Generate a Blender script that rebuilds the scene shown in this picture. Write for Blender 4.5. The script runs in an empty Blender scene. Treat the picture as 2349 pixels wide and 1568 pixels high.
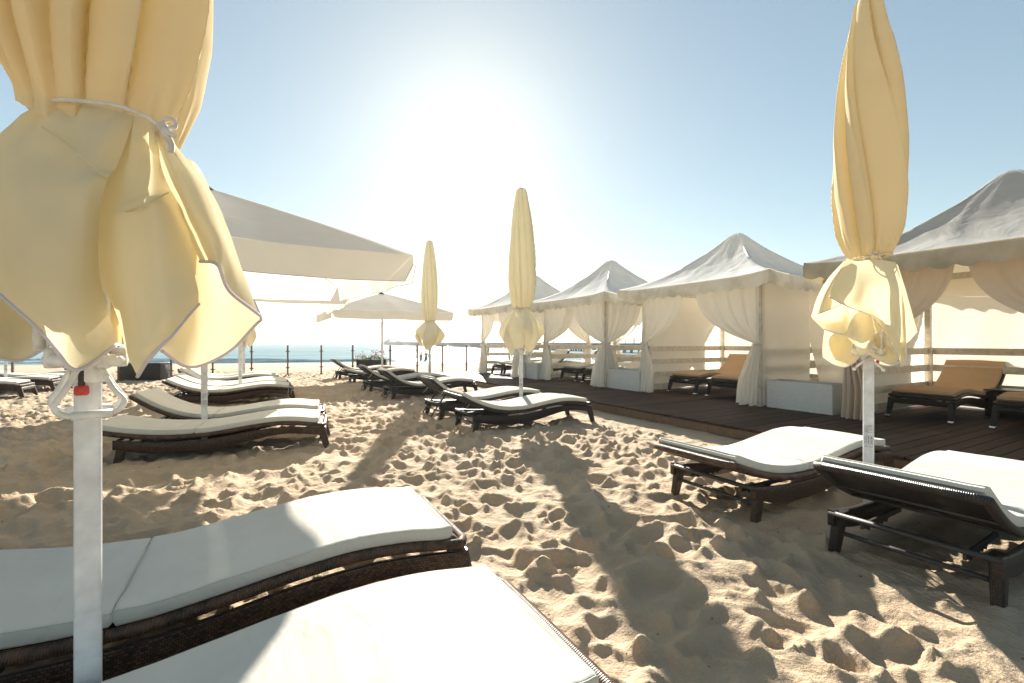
import bpy, math, random
import numpy as np
from mathutils import Vector, Matrix

R = math.radians
SC = bpy.context.scene
COL = SC.collection
random.seed(7)
rng = np.random.RandomState(11)

# ------------------------------------------------------------------ camera, world, sun, exposure
CAMH = 1.15
cam_d = bpy.data.cameras.new('camera')
cam = bpy.data.objects.new('camera', cam_d); COL.objects.link(cam)
cam.location = (0, 0, CAMH); cam.rotation_euler = (R(90), 0, 0)
cam_d.lens = 16.0; cam_d.sensor_width = 36.0; cam_d.clip_start = 0.02; cam_d.clip_end = 60000
SC.camera = cam

SUN_EL, SUN_AZ = 25.2, -5.7          # azimuth measured from +Y towards +X
wd = bpy.data.worlds.new('World'); SC.world = wd; wd.use_nodes = True
wn = wd.node_tree.nodes; wl = wd.node_tree.links
sky = wn.new('ShaderNodeTexSky'); sky.sky_type = 'NISHITA'; sky.sun_disc = False
sky.sun_elevation = R(SUN_EL); sky.sun_rotation = R(SUN_AZ)
sky.air_density = 1.0; sky.dust_density = 0.3; sky.ozone_density = 0.7; sky.altitude = 0
tint = wn.new('ShaderNodeMixRGB'); tint.blend_type = 'MULTIPLY'; tint.inputs[0].default_value = 1
tint.inputs[2].default_value = (.93, 1.0, .93, 1)          # warm white balance of the whole sky
gm = wn.new('ShaderNodeGamma'); gm.inputs[1].default_value = .70      # hazy, low contrast air
wl.new(sky.outputs[0], gm.inputs[0]); wl.new(gm.outputs[0], tint.inputs[1]); wl.new(tint.outputs[0], wn['Background'].inputs[0]); wn['Background'].inputs[1].default_value = 0.082

sun_d = bpy.data.lights.new('sun', 'SUN'); sun_d.energy = 5.0; sun_d.angle = R(0.6)
sun_d.color = (1.0, 0.93, 0.82)
sun = bpy.data.objects.new('sun', sun_d); COL.objects.link(sun)
sd = Vector((math.sin(R(SUN_AZ))*math.cos(R(SUN_EL)), math.cos(R(SUN_AZ))*math.cos(R(SUN_EL)), math.sin(R(SUN_EL))))
sun.rotation_euler = sd.to_track_quat('Z', 'Y').to_euler()
sun.location = (0, 0, 50)

SC.view_settings.view_transform = 'Standard'; SC.view_settings.look = 'None'
SC.view_settings.exposure = 1.55; SC.view_settings.gamma = 1.0
SC.view_settings.use_curve_mapping = False
SC.render.engine = 'CYCLES'
SC.cycles.max_bounces = 8; SC.cycles.transparent_max_bounces = 8

# ------------------------------------------------------------------ beach grid: U runs from the loungers to the tents, V along the deck
TH = R(29.2); CU, SU = math.cos(TH), math.sin(TH)
def G(U, V, z=0.0): return Vector((CU*U - SU*V, SU*U + CU*V, z))
F = 1044.0
def pix(px, py, Y): return Vector(((px-1174.5)/F*Y, Y, CAMH-(py-785.0)/F*Y))

# ------------------------------------------------------------------ helpers
def catmull(pts, n):
    P = [np.array(p, float) for p in pts]; out = []
    m = len(P)
    for i in range(m-1):
        p1, p2 = P[i], P[i+1]
        p0 = P[i-1] if i > 0 else 2*p1-p2
        p3 = P[i+2] if i+2 < m else 2*p2-p1
        for k in range(n):
            t = k/n
            out.append(0.5*((2*p1)+(-p0+p2)*t+(2*p0-5*p1+4*p2-p3)*t*t+(-p0+3*p1-3*p2+p3)*t**3))
    out.append(P[-1]); return out

def _hash(ix, iy, s):
    n = (ix*374761393 + iy*668265263 + s*1442695041) & 0xffffffff
    n = ((n ^ (n >> 13))*1274126177) & 0xffffffff
    return ((n ^ (n >> 16)) & 0xffffff)/float(0xffffff)
def vnoise(x, y, s=0):
    x = np.asarray(x, float); y = np.asarray(y, float)
    ix = np.floor(x).astype(np.int64); iy = np.floor(y).astype(np.int64)
    fx = x-ix; fy = y-iy; fx = fx*fx*(3-2*fx); fy = fy*fy*(3-2*fy)
    a = _hash(ix, iy, s); b = _hash(ix+1, iy, s); c = _hash(ix, iy+1, s); d = _hash(ix+1, iy+1, s)
    return (a*(1-fx)+b*fx)*(1-fy)+(c*(1-fx)+d*fx)*fy
def fbm(x, y, s=0, o=3):
    v = 0; a = 0.5
    for k in range(o):
        v = v + a*(vnoise(x, y, s+k*17)-0.5)*2; x = np.asarray(x)*2.03; y = np.asarray(y)*2.03; a *= 0.5
    return v

class MB:
    def __init__(s): s.v = []; s.f = []; s.uv = []; s.sm = []; s.mi = []; s.cm = 0
    def grid(s, P, cu=False, cv=False, smooth=True, flip=False, uvs=None):
        n = len(P); m = len(P[0]); b = len(s.v)
        for r in P:
            for p in r: s.v.append(tuple(p))
        # uv in metres along both directions
        if uvs is None:
            A = np.array([[tuple(p) for p in r] for r in P], float)
            du = np.zeros((n, m)); dv = np.zeros((n, m))
            du[1:] = np.cumsum(np.linalg.norm(A[1:]-A[:-1], axis=2), axis=0)
            dv[:, 1:] = np.cumsum(np.linalg.norm(A[:, 1:]-A[:, :-1], axis=2), axis=1)
            eu = np.linalg.norm(A[0]-A[-1], axis=1); ev = np.linalg.norm(A[:, 0]-A[:, -1], axis=1)
        for i in range(n if cu else n-1):
            for j in range(m if cv else m-1):
                i2 = (i+1) % n; j2 = (j+1) % m
                q = [b+i*m+j, b+i2*m+j, b+i2*m+j2, b+i*m+j2]
                if uvs is None:
                    u2 = du[i, j]+eu[j] if i2 == 0 else du[i2, j]
                    v2 = dv[i, j]+ev[i] if j2 == 0 else dv[i, j2]
                    u = [(du[i, j], dv[i, j]), (u2, dv[i, j]), (u2, v2), (du[i, j], v2)]
                else: u = [uvs[i][j], uvs[i2][j], uvs[i2][j2], uvs[i][j2]]
                if flip: q.reverse(); u.reverse()
                s.f.append(q); s.uv.append(u); s.sm.append(smooth); s.mi.append(s.cm)
    def box(s, c, d, M=None, taper=None):
        x, y, z = d[0]/2, d[1]/2, d[2]/2; b = len(s.v)
        for sx, sy, sz in ((-1,-1,-1),(1,-1,-1),(1,1,-1),(-1,1,-1),(-1,-1,1),(1,-1,1),(1,1,1),(-1,1,1)):
            k = taper if (taper and sz < 0) else 1
            p = Vector((sx*x*k, sy*y*k, sz*z))
            if M is not None: p = M @ p
            s.v.append(tuple(p+Vector(c)))
        for q, (a, e) in (((0,3,2,1),(d[1],d[0])),((4,5,6,7),(d[0],d[1])),((0,1,5,4),(d[0],d[2])),((1,2,6,5),(d[1],d[2])),((2,3,7,6),(d[0],d[2])),((3,0,4,7),(d[1],d[2]))):
            s.f.append([b+i for i in q]); s.uv.append([(0,0),(a,0),(a,e),(0,e)]); s.sm.append(False); s.mi.append(s.cm)
    def rbox(s, c, d, r=0.01, M=None, seg=2):
        # box with rounded vertical profile: three stacked loops and rounded corners
        def loop(ins, z):
            pts = []
            hx, hy = d[0]/2-ins, d[1]/2-ins; rr = max(r-ins, r*0.3)
            for k, (sx, sy) in enumerate(((1,1),(-1,1),(-1,-1),(1,-1))):
                for q in range(seg+1):
                    a = R(90*k)+R(90)*q/seg
                    pts.append((sx*(hx-rr)+rr*math.cos(a), sy*(hy-rr)+rr*math.sin(a), z))
            return pts
        rows = [loop(r, -d[2]/2), loop(r*.3, -d[2]/2+r*.3), loop(0, -d[2]/2+r), loop(0, d[2]/2-r), loop(r*.3, d[2]/2-r*.3), loop(r, d[2]/2)]
        T = []
        for row in rows:
            o = []
            for p in row:
                p = Vector(p)
                if M is not None: p = M @ p
                o.append(p+Vector(c))
            T.append(o)
        b = len(s.v); n = len(T[0])
        s.grid(T, cv=True, flip=True)
        s.f.append([b+i for i in range(n)][::-1]); s.uv.append([(0,0)]*n); s.sm.append(False); s.mi.append(s.cm)
        s.f.append([b+5*n+i for i in range(n)]); s.uv.append([(0,0)]*n); s.sm.append(False); s.mi.append(s.cm)
    def tube(s, path, r, n=8, closed=False, caps=True, flat=1.0, up=None):
        P = [Vector(p) for p in path]; m = len(P); rows = []; uvs = []
        prev = None; L = 0
        for i, p in enumerate(P):
            if closed: t = (P[(i+1) % m]-P[i-1])
            else: t = (P[min(i+1, m-1)]-P[max(i-1, 0)])
            if t.length < 1e-9: t = Vector((0, 0, 1))
            t.normalize()
            if prev is None:
                ref = Vector(up) if up else (Vector((0, 0, 1)) if abs(t.z) < .9 else Vector((1, 0, 0)))
                a = t.cross(ref).normalized()
            else:
                a = prev-t*prev.dot(t)
                a = a.normalized() if a.length > 1e-6 else t.orthogonal().normalized()
            prev = a; b2 = t.cross(a)
            rr = r[i] if hasattr(r, '__len__') else r
            if i: L += (P[i]-P[i-1]).length
            rows.append([p+a*math.cos(2*math.pi*k/n)*rr+b2*math.sin(2*math.pi*k/n)*rr*flat for k in range(n)])
            uvs.append([(L, k/n*2*math.pi*rr) for k in range(n+1)])
        b = len(s.v)
        for row in rows:
            for p in row: s.v.append(tuple(p))
        for i in range(m if closed else m-1):
            i2 = (i+1) % m
            for k in range(n):
                k2 = (k+1) % n
                s.f.append([b+i*n+k, b+i*n+k2, b+i2*n+k2, b+i2*n+k]); s.sm.append(True); s.mi.append(s.cm)
                u0 = uvs[i][0][0]; u1 = uvs[i2][0][0] if i2 else u0+.02
                s.uv.append([(u0, uvs[i][k][1]), (u0, uvs[i][k+1][1]), (u1, uvs[i][k+1][1]), (u1, uvs[i][k][1])])
        if caps and not closed:
            for o, fl in ((b, False), (b+(m-1)*n, True)):
                q = [o+k for k in range(n)]
                if not fl: q.reverse()
                s.f.append(q); s.uv.append([(0,0)]*n); s.sm.append(False); s.mi.append(s.cm)
    def lathe(s, prof, n=20, c=(0,0,0)):
        rows = [[(c[0]+r*math.cos(2*math.pi*k/n), c[1]+r*math.sin(2*math.pi*k/n), c[2]+z) for k in range(n)] for r, z in prof]
        s.grid(rows, cv=True, flip=True)
    def poly(s, pts, smooth=False):
        b = len(s.v)
        for p in pts: s.v.append(tuple(p))
        s.f.append(list(range(b, b+len(pts)))); s.uv.append([(p[0], p[2] if len(p) > 2 else 0) for p in pts]); s.sm.append(smooth); s.mi.append(s.cm)
    def build(s, name, mats, parent=None, loc=None, rot=None):
        me = bpy.data.meshes.new(name)
        me.from_pydata(s.v, [], s.f)
        uvl = me.uv_layers.new(name='UVMap')
        flat = [c for u in s.uv for q in u for c in q]
        uvl.data.foreach_set('uv', flat)
        me.polygons.foreach_set('use_smooth', s.sm)
        if not isinstance(mats, (list, tuple)): mats = [mats]
        for m in mats: me.materials.append(m)
        if len(mats) > 1: me.polygons.foreach_set('material_index', s.mi)
        me.update()
        o = bpy.data.objects.new(name, me); COL.objects.link(o)
        if parent is not None: o.parent = parent
        if loc is not None: o.location = loc
        if rot is not None: o.rotation_euler = rot
        return o

def tag(o, label=None, cat=None, group=None, kind=None):
    if label: o['label'] = label
    if cat: o['category'] = cat
    if group: o['group'] = group
    if kind: o['kind'] = kind
    return o
def empty(name, loc, rz=0.0):
    o = bpy.data.objects.new(name, None); COL.objects.link(o)
    o.empty_display_size = 0.1; o.location = loc; o.rotation_euler = (0, 0, rz); return o
KIDS = {}
def copy_tree(o, parent=None):
    c = o.copy(); COL.objects.link(c); c.parent = parent
    for ch in [k for k in list(COL.objects) if k.parent == o]: copy_tree(ch, c)
    return c
def thick(o, t, off=0.0):
    m = o.modifiers.new('thickness', 'SOLIDIFY'); m.thickness = t; m.offset = off
    return o

# ------------------------------------------------------------------ materials
def mat(name):
    m = bpy.data.materials.new(name); m.use_nodes = True
    return m, m.node_tree.nodes, m.node_tree.links, m.node_tree.nodes['Principled BSDF']
def N(ns, t, **k):
    n = ns.new(t)
    for a, b in k.items():
        if a.startswith('i_'):
            n.inputs[int(a[2:])].default_value = b
        else: setattr(n, a, b)
    return n
def ramp(ns, ls, src, stops):
    r = ns.new('ShaderNodeValToRGB'); ls.new(src, r.inputs[0])
    e = r.color_ramp.elements
    while len(e) < len(stops): e.new(0.5)
    for i, (p, c) in enumerate(stops): e[i].position = p; e[i].color = (*c, 1)
    return r
def noise(ns, ls, scale, detail=4, rough=.55, coord='Object', vec=None, dist=0):
    n = ns.new('ShaderNodeTexNoise'); n.inputs['Scale'].default_value = scale; n.inputs['Detail'].default_value = detail
    n.inputs['Roughness'].default_value = rough; n.inputs['Distortion'].default_value = dist
    if vec is None:
        tc = ns.new('ShaderNodeTexCoord'); vec = tc.outputs[coord]
    ls.new(vec, n.inputs['Vector']); return n
def bump(ns, ls, h, strength, dist, prev=None):
    b = ns.new('ShaderNodeBump'); b.inputs['Strength'].default_value = strength; b.inputs['Distance'].default_value = dist
    ls.new(h, b.inputs['Height'])
    if prev is not None: ls.new(prev.outputs[0], b.inputs['Normal'])
    return b

def simple(name, col, rough=.5, metal=0, nz=0, nscale=30):
    m, ns, ls, p = mat(name)
    p.inputs['Roughness'].default_value = rough; p.inputs['Metallic'].default_value = metal
    n = noise(ns, ls, nscale, 4)
    c2 = tuple(max(0, c*(1-.25)) for c in col); c1 = tuple(min(1, c*1.08) for c in col)
    r = ramp(ns, ls, n.outputs[0], [(.3, c2), (.7, c1)])
    ls.new(r.outputs[0], p.inputs['Base Color'])
    if nz:
        b = bump(ns, ls, n.outputs[0], nz, .01); ls.new(b.outputs[0], p.inputs['Normal'])
    return m

def fabric(name, dif, trans, tf=0.4, wrinkle=.3, wscale=6, dirt=.12, weave=900, wd_=.02, stretch=(1,1,1), soil=None):
    m, ns, ls, p = mat(name)
    ns.remove(p); out = ns['Material Output']
    D = ns.new('ShaderNodeBsdfDiffuse'); T = ns.new('ShaderNodeBsdfTranslucent'); X = ns.new('ShaderNodeMixShader')
    tc = ns.new('ShaderNodeTexCoord'); mp = ns.new('ShaderNodeMapping'); ls.new(tc.outputs['Object'], mp.inputs[0]); mp.inputs['Scale'].default_value = stretch
    n1 = noise(ns, ls, 2.3, 5, .6); n2 = noise(ns, ls, wscale, 3, .5, vec=mp.outputs[0], dist=.6)
    lo = tuple(c*(1-dirt*2) for c in dif) if soil is None else soil
    r = ramp(ns, ls, n1.outputs[0], [(.28, lo), (.55, dif)])
    ls.new(r.outputs[0], D.inputs[0]); T.inputs[0].default_value = (*trans, 1)
    X.inputs[0].default_value = tf
    n3 = noise(ns, ls, weave, 1, .5)
    b1 = bump(ns, ls, n2.outputs[0], wrinkle, wd_); b2 = bump(ns, ls, n3.outputs[0], .12, .001, b1)
    ls.new(b2.outputs[0], D.inputs['Normal']); ls.new(b2.outputs[0], T.inputs['Normal'])
    ls.new(D.outputs[0], X.inputs[1]); ls.new(T.outputs[0], X.inputs[2]); ls.new(X.outputs[0], out.inputs[0])
    return m

M = {}
M['umb'] = fabric('cream_umbrella_cloth', (.76, .67, .47), (.95, .86, .58), .29, .35, 5, .06, stretch=(1, 1, .5))
M['umb_fold'] = fabric('cream_umbrella_cloth_layers', (.76, .67, .47), (.95, .78, .42), .30, .3, 4, .06, stretch=(1, 1, .35))
M['umb_pale'] = fabric('ivory_umbrella_cloth', (.82, .77, .62), (.94, .86, .62), .36, .3, 4, .05, stretch=(1, 1, .35))
M['umb_open'] = fabric('offwhite_parasol_cloth', (.88, .85, .78), (.90, .85, .74), .42, .2, 4, .05)
M['piping'] = fabric('lavender_white_piping', (.72, .66, .70), (.7, .66, .7), .2, .1, 8, .03)
M['cushion'] = fabric('white_mattress_cloth', (.63, .605, .535), (.5, .45, .35), .04, .9, 8, .05, wd_=.018, stretch=(1, .35, 1))
M['cushion_tan'] = fabric('tan_mattress_cloth', (.56, .38, .24), (.4, .3, .2), .04, .5, 9, .05, wd_=.012)
M['tent_roof'] = fabric('grey_white_tent_roof', (.82, .82, .80), (.90, .84, .70), .30, .6, 2.2, .06, wd_=.05, stretch=(1, 1, .4))
M['valance'] = fabric('soiled_tent_valance', (.82, .79, .71), (.90, .82, .64), .30, .6, 5, .10, wd_=.03, soil=(.46, .42, .34), stretch=(1, 1, .3))
M['curtain'] = fabric('sheer_cream_curtain', (.90, .88, .84), (.95, .91, .83), .54, .3, 7, .03, wd_=.02, stretch=(1, 1, .2))
M['wall'] = fabric('cream_tent_wall', (.88, .85, .79), (.94, .88, .76), .50, .3, 3, .04, wd_=.03, stretch=(.3, .3, 1.6))
M['cord'] = simple('white_cord', (.72, .66, .58), .8)
M['pole'] = simple('white_enamel_pole', (.72, .72, .72), .25, 0, .05, 14)
M['plastic'] = simple('white_plastic', (.78, .76, .72), .35)
M['red'] = simple('faded_red_plastic', (.62, .06, .05), .5)
M['black'] = simple('black_print', (.03, .03, .035), .6)
M['sticker'] = simple('clear_sticker', (.66, .66, .66), .3)
M['darkmetal'] = simple('dark_steel', (.04, .037, .034), .55, 0)
M['postmetal'] = simple('brown_post_metal', (.14, .105, .085), .5, .2)
M['chrome'] = simple('chrome_foot', (.6, .62, .65), .2, .9)
M['railwood'] = simple('white_painted_rail', (.70, .64, .54), .6, 0, .2, 12)
M['skin'] = simple('skin', (.45, .27, .18), .6)
M['swim'] = simple('swimwear', (.06, .06, .09), .7)
M['hair'] = simple('hair', (.05, .03, .02), .7)
M['hull'] = simple('blue_grey_hull', (.08, .11, .14), .6)
M['shipwhite'] = simple('pale_ship_paint', (.45, .48, .5), .5)
M['pier'] = simple('weathered_pier_timber', (.06, .065, .07), .8)
M['yellowwood'] = simple('yellow_pine', (.52, .33, .10), .6)
M['leaf'] = simple('petunia_leaf', (.10, .17, .03), .6)
M['pink'] = simple('pink_petal', (.75, .20, .28), .6)
M['white_petal'] = simple('white_petal', (.8, .7, .7), .6)

def wicker(name, c_dark, c_mid, rough=.36, bw=.015, rh=.0095, spec=.45, dist=.006, mk=.2):
    m, ns, ls, p = mat(name)
    tc = ns.new('ShaderNodeTexCoord')
    br = ns.new('ShaderNodeTexBrick'); ls.new(tc.outputs['UV'], br.inputs['Vector'])
    br.inputs['Scale'].default_value = 1; br.inputs['Brick Width'].default_value = bw; br.inputs['Row Height'].default_value = rh
    br.inputs['Mortar Size'].default_value = rh*.2; br.inputs['Mortar Smooth'].default_value = .6
    br.inputs['Color1'].default_value = (*c_dark, 1); br.inputs['Color2'].default_value = (*c_mid, 1); br.inputs['Mortar'].default_value = (c_dark[0]*mk, c_dark[1]*mk, c_dark[2]*mk, 1)
    n = noise(ns, ls, 6, 3)
    mx = ns.new('ShaderNodeMixRGB'); mx.blend_type = 'MULTIPLY'; mx.inputs[0].default_value = .6
    r = ramp(ns, ls, n.outputs[0], [(.3, (.55, .55, .55) if mk < .5 else (.9, .9, .9)), (.7, (1, 1, 1))])
    ls.new(br.outputs[0], mx.inputs[1]); ls.new(r.outputs[0], mx.inputs[2]); ls.new(mx.outputs[0], p.inputs['Base Color'])
    # woven height: each strand bulges
    inv = N(ns, 'ShaderNodeMath', operation='SUBTRACT'); inv.inputs[0].default_value = 1; ls.new(br.outputs['Fac'], inv.inputs[1])
    b = bump(ns, ls, inv.outputs[0], .9, dist); ls.new(b.outputs[0], p.inputs['Normal'])
    p.inputs['Roughness'].default_value = rough
    p.inputs['Specular IOR Level'].default_value = spec
    return m
M['wick'] = wicker('dark_brown_wicker', (.030, .017, .010), (.16, .085, .046))
M['wick_black'] = wicker('black_brown_wicker', (.016, .013, .010), (.055, .040, .028))
M['wick_white'] = wicker('white_wicker', (.78, .77, .73), (.88, .87, .83), .5, .028, .010, .3, .004, .72)
def wrapmat(name, c1, c2):
    m, ns, ls, p = mat(name)
    tc = ns.new('ShaderNodeTexCoord'); w = ns.new('ShaderNodeTexWave'); ls.new(tc.outputs['UV'], w.inputs[0])
    w.inputs['Scale'].default_value = 42; w.inputs['Distortion'].default_value = .8; w.bands_direction = 'X'
    n = noise(ns, ls, 25, 3)
    r = ramp(ns, ls, n.outputs[0], [(.35, c1), (.65, c2)]); ls.new(r.outputs[0], p.inputs['Base Color'])
    b = bump(ns, ls, w.outputs['Fac'], .8, .004); ls.new(b.outputs[0], p.inputs['Normal'])
    p.inputs['Roughness'].default_value = .42
    return m
M['wrap'] = wrapmat('wrapped_rattan_rail', (.035, .020, .012), (.12, .062, .034))
M['wrap_black'] = wrapmat('wrapped_black_rail', (.010, .009, .008), (.034, .024, .018))

def sandmat():
    m, ns, ls, p = mat('beach_sand')
    geo = ns.new('ShaderNodeNewGeometry'); pos = geo.outputs['Position']
    n1 = noise(ns, ls, .8, 5, .6, vec=pos); n2 = noise(ns, ls, 420, 2, .6, vec=pos); n3 = noise(ns, ls, 38, 5, .65, vec=pos)
    n4 = noise(ns, ls, 1300, 1, .5, vec=pos)
    r = ramp(ns, ls, n1.outputs[0], [(.3, (.44, .335, .225)), (.7, (.56, .435, .305))])
    gr = ramp(ns, ls, n2.outputs[0], [(.30, (.62, .60, .58)), (.5, (1, 1, 1)), (.75, (1.0, 1.0, 1.0))])
    mx = ns.new('ShaderNodeMixRGB'); mx.blend_type = 'MULTIPLY'; mx.inputs[0].default_value = .7
    ls.new(r.outputs[0], mx.inputs[1]); ls.new(gr.outputs[0], mx.inputs[2])
    # wet sand near the water
    at = ns.new('ShaderNodeAttribute'); at.attribute_name = 'wet'
    mw = ns.new('ShaderNodeMixRGB'); ls.new(at.outputs['Fac'], mw.inputs[0]); ls.new(mx.outputs[0], mw.inputs[1]); mw.inputs[2].default_value = (.20, .15, .10, 1)
    ls.new(mw.outputs[0], p.inputs['Base Color'])
    p.inputs['Roughness'].default_value = .9; p.inputs['Specular IOR Level'].default_value = .15
    b1 = bump(ns, ls, n3.outputs[0], .75, .026)
    # rake grooves
    mp = ns.new('ShaderNodeMapping'); ls.new(pos, mp.inputs[0]); mp.inputs['Rotation'].default_value = (0, 0, -TH+R(4))
    w = ns.new('ShaderNodeTexWave'); ls.new(mp.outputs[0], w.inputs[0]); w.inputs['Scale'].default_value = 12.0; w.inputs['Distortion'].default_value = 1.1; w.inputs['Detail'].default_value = 2
    w.inputs['Detail Scale'].default_value = .6
    ar = ns.new('ShaderNodeAttribute'); ar.attribute_name = 'rake'
    mu = N(ns, 'ShaderNodeMath', operation='MULTIPLY'); ls.new(w.outputs['Fac'], mu.inputs[0]); ls.new(ar.outputs['Fac'], mu.inputs[1])
    b2 = bump(ns, ls, mu.outputs[0], .45, .0035, b1)
    b3 = bump(ns, ls, n2.outputs[0], .5, .0025, b2); b4 = bump(ns, ls, n4.outputs[0], .3, .001, b3)
    ls.new(b4.outputs[0], p.inputs['Normal'])
    return m
M['sand'] = sandmat()

def watermat():
    m, ns, ls, p = mat('sea_water')
    geo = ns.new('ShaderNodeNewGeometry'); mp = ns.new('ShaderNodeMapping'); ls.new(geo.outputs['Position'], mp.inputs[0])
    mp.inputs['Scale'].default_value = (.35, 1.0, 1.0); mp.inputs['Rotation'].default_value = (0, 0, R(-11))
    n1 = noise(ns, ls, .9, 6, .62, vec=mp.outputs[0], dist=.3); n2 = noise(ns, ls, .12, 4, .6, vec=mp.outputs[0])
    r = ramp(ns, ls, n2.outputs[0], [(.3, (.14, .24, .27)), (.7, (.24, .34, .37))])
    ns.remove(p); D = ns.new('ShaderNodeBsdfDiffuse'); Gl = ns.new('ShaderNodeBsdfGlossy'); X = ns.new('ShaderNodeMixShader')
    ls.new(r.outputs[0], D.inputs[0]); Gl.inputs['Roughness'].default_value = .22; X.inputs[0].default_value = .09
    b1 = bump(ns, ls, n2.outputs[0], .6, .8); b2 = bump(ns, ls, n1.outputs[0], .9, .35, b1)
    ls.new(b2.outputs[0], Gl.inputs['Normal']); ls.new(b2.outputs[0], D.inputs['Normal'])
    ls.new(D.outputs[0], X.inputs[1]); ls.new(Gl.outputs[0], X.inputs[2]); ls.new(X.outputs[0], ns['Material Output'].inputs[0])
    return m
M['water'] = watermat()

def deckmat():
    m, ns, ls, p = mat('dark_decking')
    tc = ns.new('ShaderNodeTexCoord'); mp = ns.new('ShaderNodeMapping'); ls.new(tc.outputs['Object'], mp.inputs[0]); mp.inputs['Scale'].default_value = (.6, 22, 6)
    n1 = noise(ns, ls, 3, 6, .65, vec=mp.outputs[0]); n2 = noise(ns, ls, 1.1, 4, .6)
    oi = ns.new('ShaderNodeNewGeometry')
    r = ramp(ns, ls, n1.outputs[0], [(.25, (.018, .009, .006)), (.55, (.050, .025, .017)), (.8, (.10, .055, .038))])
    mx = ns.new('ShaderNodeMixRGB'); mx.blend_type = 'MULTIPLY'; mx.inputs[0].default_value = 1
    rr = ramp(ns, ls, oi.outputs['Random Per Island'], [(0, (.50, .50, .50)), (1, (1.25, 1.12, 1.05))])
    ls.new(r.outputs[0], mx.inputs[1]); ls.new(rr.outputs[0], mx.inputs[2])
    # sand dust
    dr = ramp(ns, ls, n2.outputs[0], [(.52, (0, 0, 0)), (.75, (.35, .35, .35))])
    md = ns.new('ShaderNodeMixRGB'); ls.new(dr.outputs[0], md.inputs[0]); ls.new(mx.outputs[0], md.inputs[1]); md.inputs[2].default_value = (.16, .115, .08, 1)
    ls.new(md.outputs[0], p.inputs['Base Color']); p.inputs['Roughness'].default_value = .7; p.inputs['Specular IOR Level'].default_value = .22
    b = bump(ns, ls, n1.outputs[0], .35, .006); ls.new(b.outputs[0], p.inputs['Normal'])
    return m
M['deck'] = deckmat()
M['fascia'] = simple('brown_fascia_timber', (.17, .105, .06), .7, 0, .3, 14)

# ------------------------------------------------------------------ sand terrain
RAKE = [(2.0, 4.4, 0.3, 2.9), (-1.7, .5, 5.0, 6.4), (2.3, 4.4, 4.9, 7.2), (-1.6, .5, 9.4, 11.6)]
def uv_of(x, y): return CU*x+SU*y, -SU*x+CU*y
def rake_mask(x, y):
    U, V = uv_of(x, y); m = np.zeros_like(x)
    w = fbm(x*1.1, y*1.1, 5, 3)*1.1-.22
    for a, b, c, d in RAKE:
        q = np.minimum(np.minimum(U-a, b-U), np.minimum(V-c, d-V))+w
        m = np.maximum(m, np.clip(q/.15, 0, 1))
    return m
res = .016; X0, X1, Y0, Y1 = -15.0, 11.0, 0.0, 19.0
gx = np.arange(X0, X1, res); gy = np.arange(Y0, Y1, res)
GX, GY = np.meshgrid(gx, gy)
H = .04*fbm(GX*.8, GY*.8, 3, 3)+.020*fbm(GX*3.5, GY*3.5, 9, 2)+  .012*(1-2*np.abs(fbm(GX*2.1, GY*2.1, 12, 2)))
NB = int((X1-X0)*(Y1-Y0)/.10); ns_ = NB+int((X1-X0)*(Y1-Y0)/.028)
for k in range(ns_):
    cx = rng.uniform(X0, X1); cy = rng.uniform(Y0, Y1)
    a = rng.uniform(.06, .15); b = a*rng.uniform(.5, .85); D = rng.uniform(.015, .038); an = rng.uniform(0, math.pi)
    if k < NB: a = rng.uniform(.11, .18); b = a*rng.uniform(.5, .8); D = rng.uniform(.020, .044)
    s = 2.1*a
    i0 = max(0, int((cx-s-X0)/res)); i1 = min(len(gx), int((cx+s-X0)/res)+1)
    j0 = max(0, int((cy-s-Y0)/res)); j1 = min(len(gy), int((cy+s-Y0)/res)+1)
    if i1 <= i0 or j1 <= j0: continue
    x = GX[j0:j1, i0:i1]-cx; y = GY[j0:j1, i0:i1]-cy
    p = x*math.cos(an)+y*math.sin(an); q = -x*math.sin(an)+y*math.cos(an)
    ph = rng.uniform(0, 6); e = 1+.16*np.sin(3*np.arctan2(q, p)+ph)+.1*np.sin(5*np.arctan2(q, p)+2*ph)
    d = np.sqrt((p/a)**2+(q/b)**2)*e
    w = np.exp(-(d**3.2)*1.15)
    h = H[j0:j1, i0:i1]
    H[j0:j1, i0:i1] = h*(1-.72*w)+w*(-D)+D*.42*np.exp(-((d-1.30)/.30)**2)
H += .0085*fbm(GX*9, GY*9, 51, 2)+.006*(.5-np.abs(fbm(GX*15, GY*15, 52, 2)))*np.clip(.5+2*fbm(GX*1.5, GY*1.5, 53, 2), 0, 1.6)
Ug, Vg = uv_of(GX, GY)
rk = rake_mask(GX, GY)
H = H*(1-.38*rk)+rk*.012*fbm(GX*2, GY*2, 21, 2)
edge = np.clip((Ug-4.1)/.5, 0, 1)                     # smooth strip along the boardwalk
H = H*(1-.75*edge)

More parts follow.
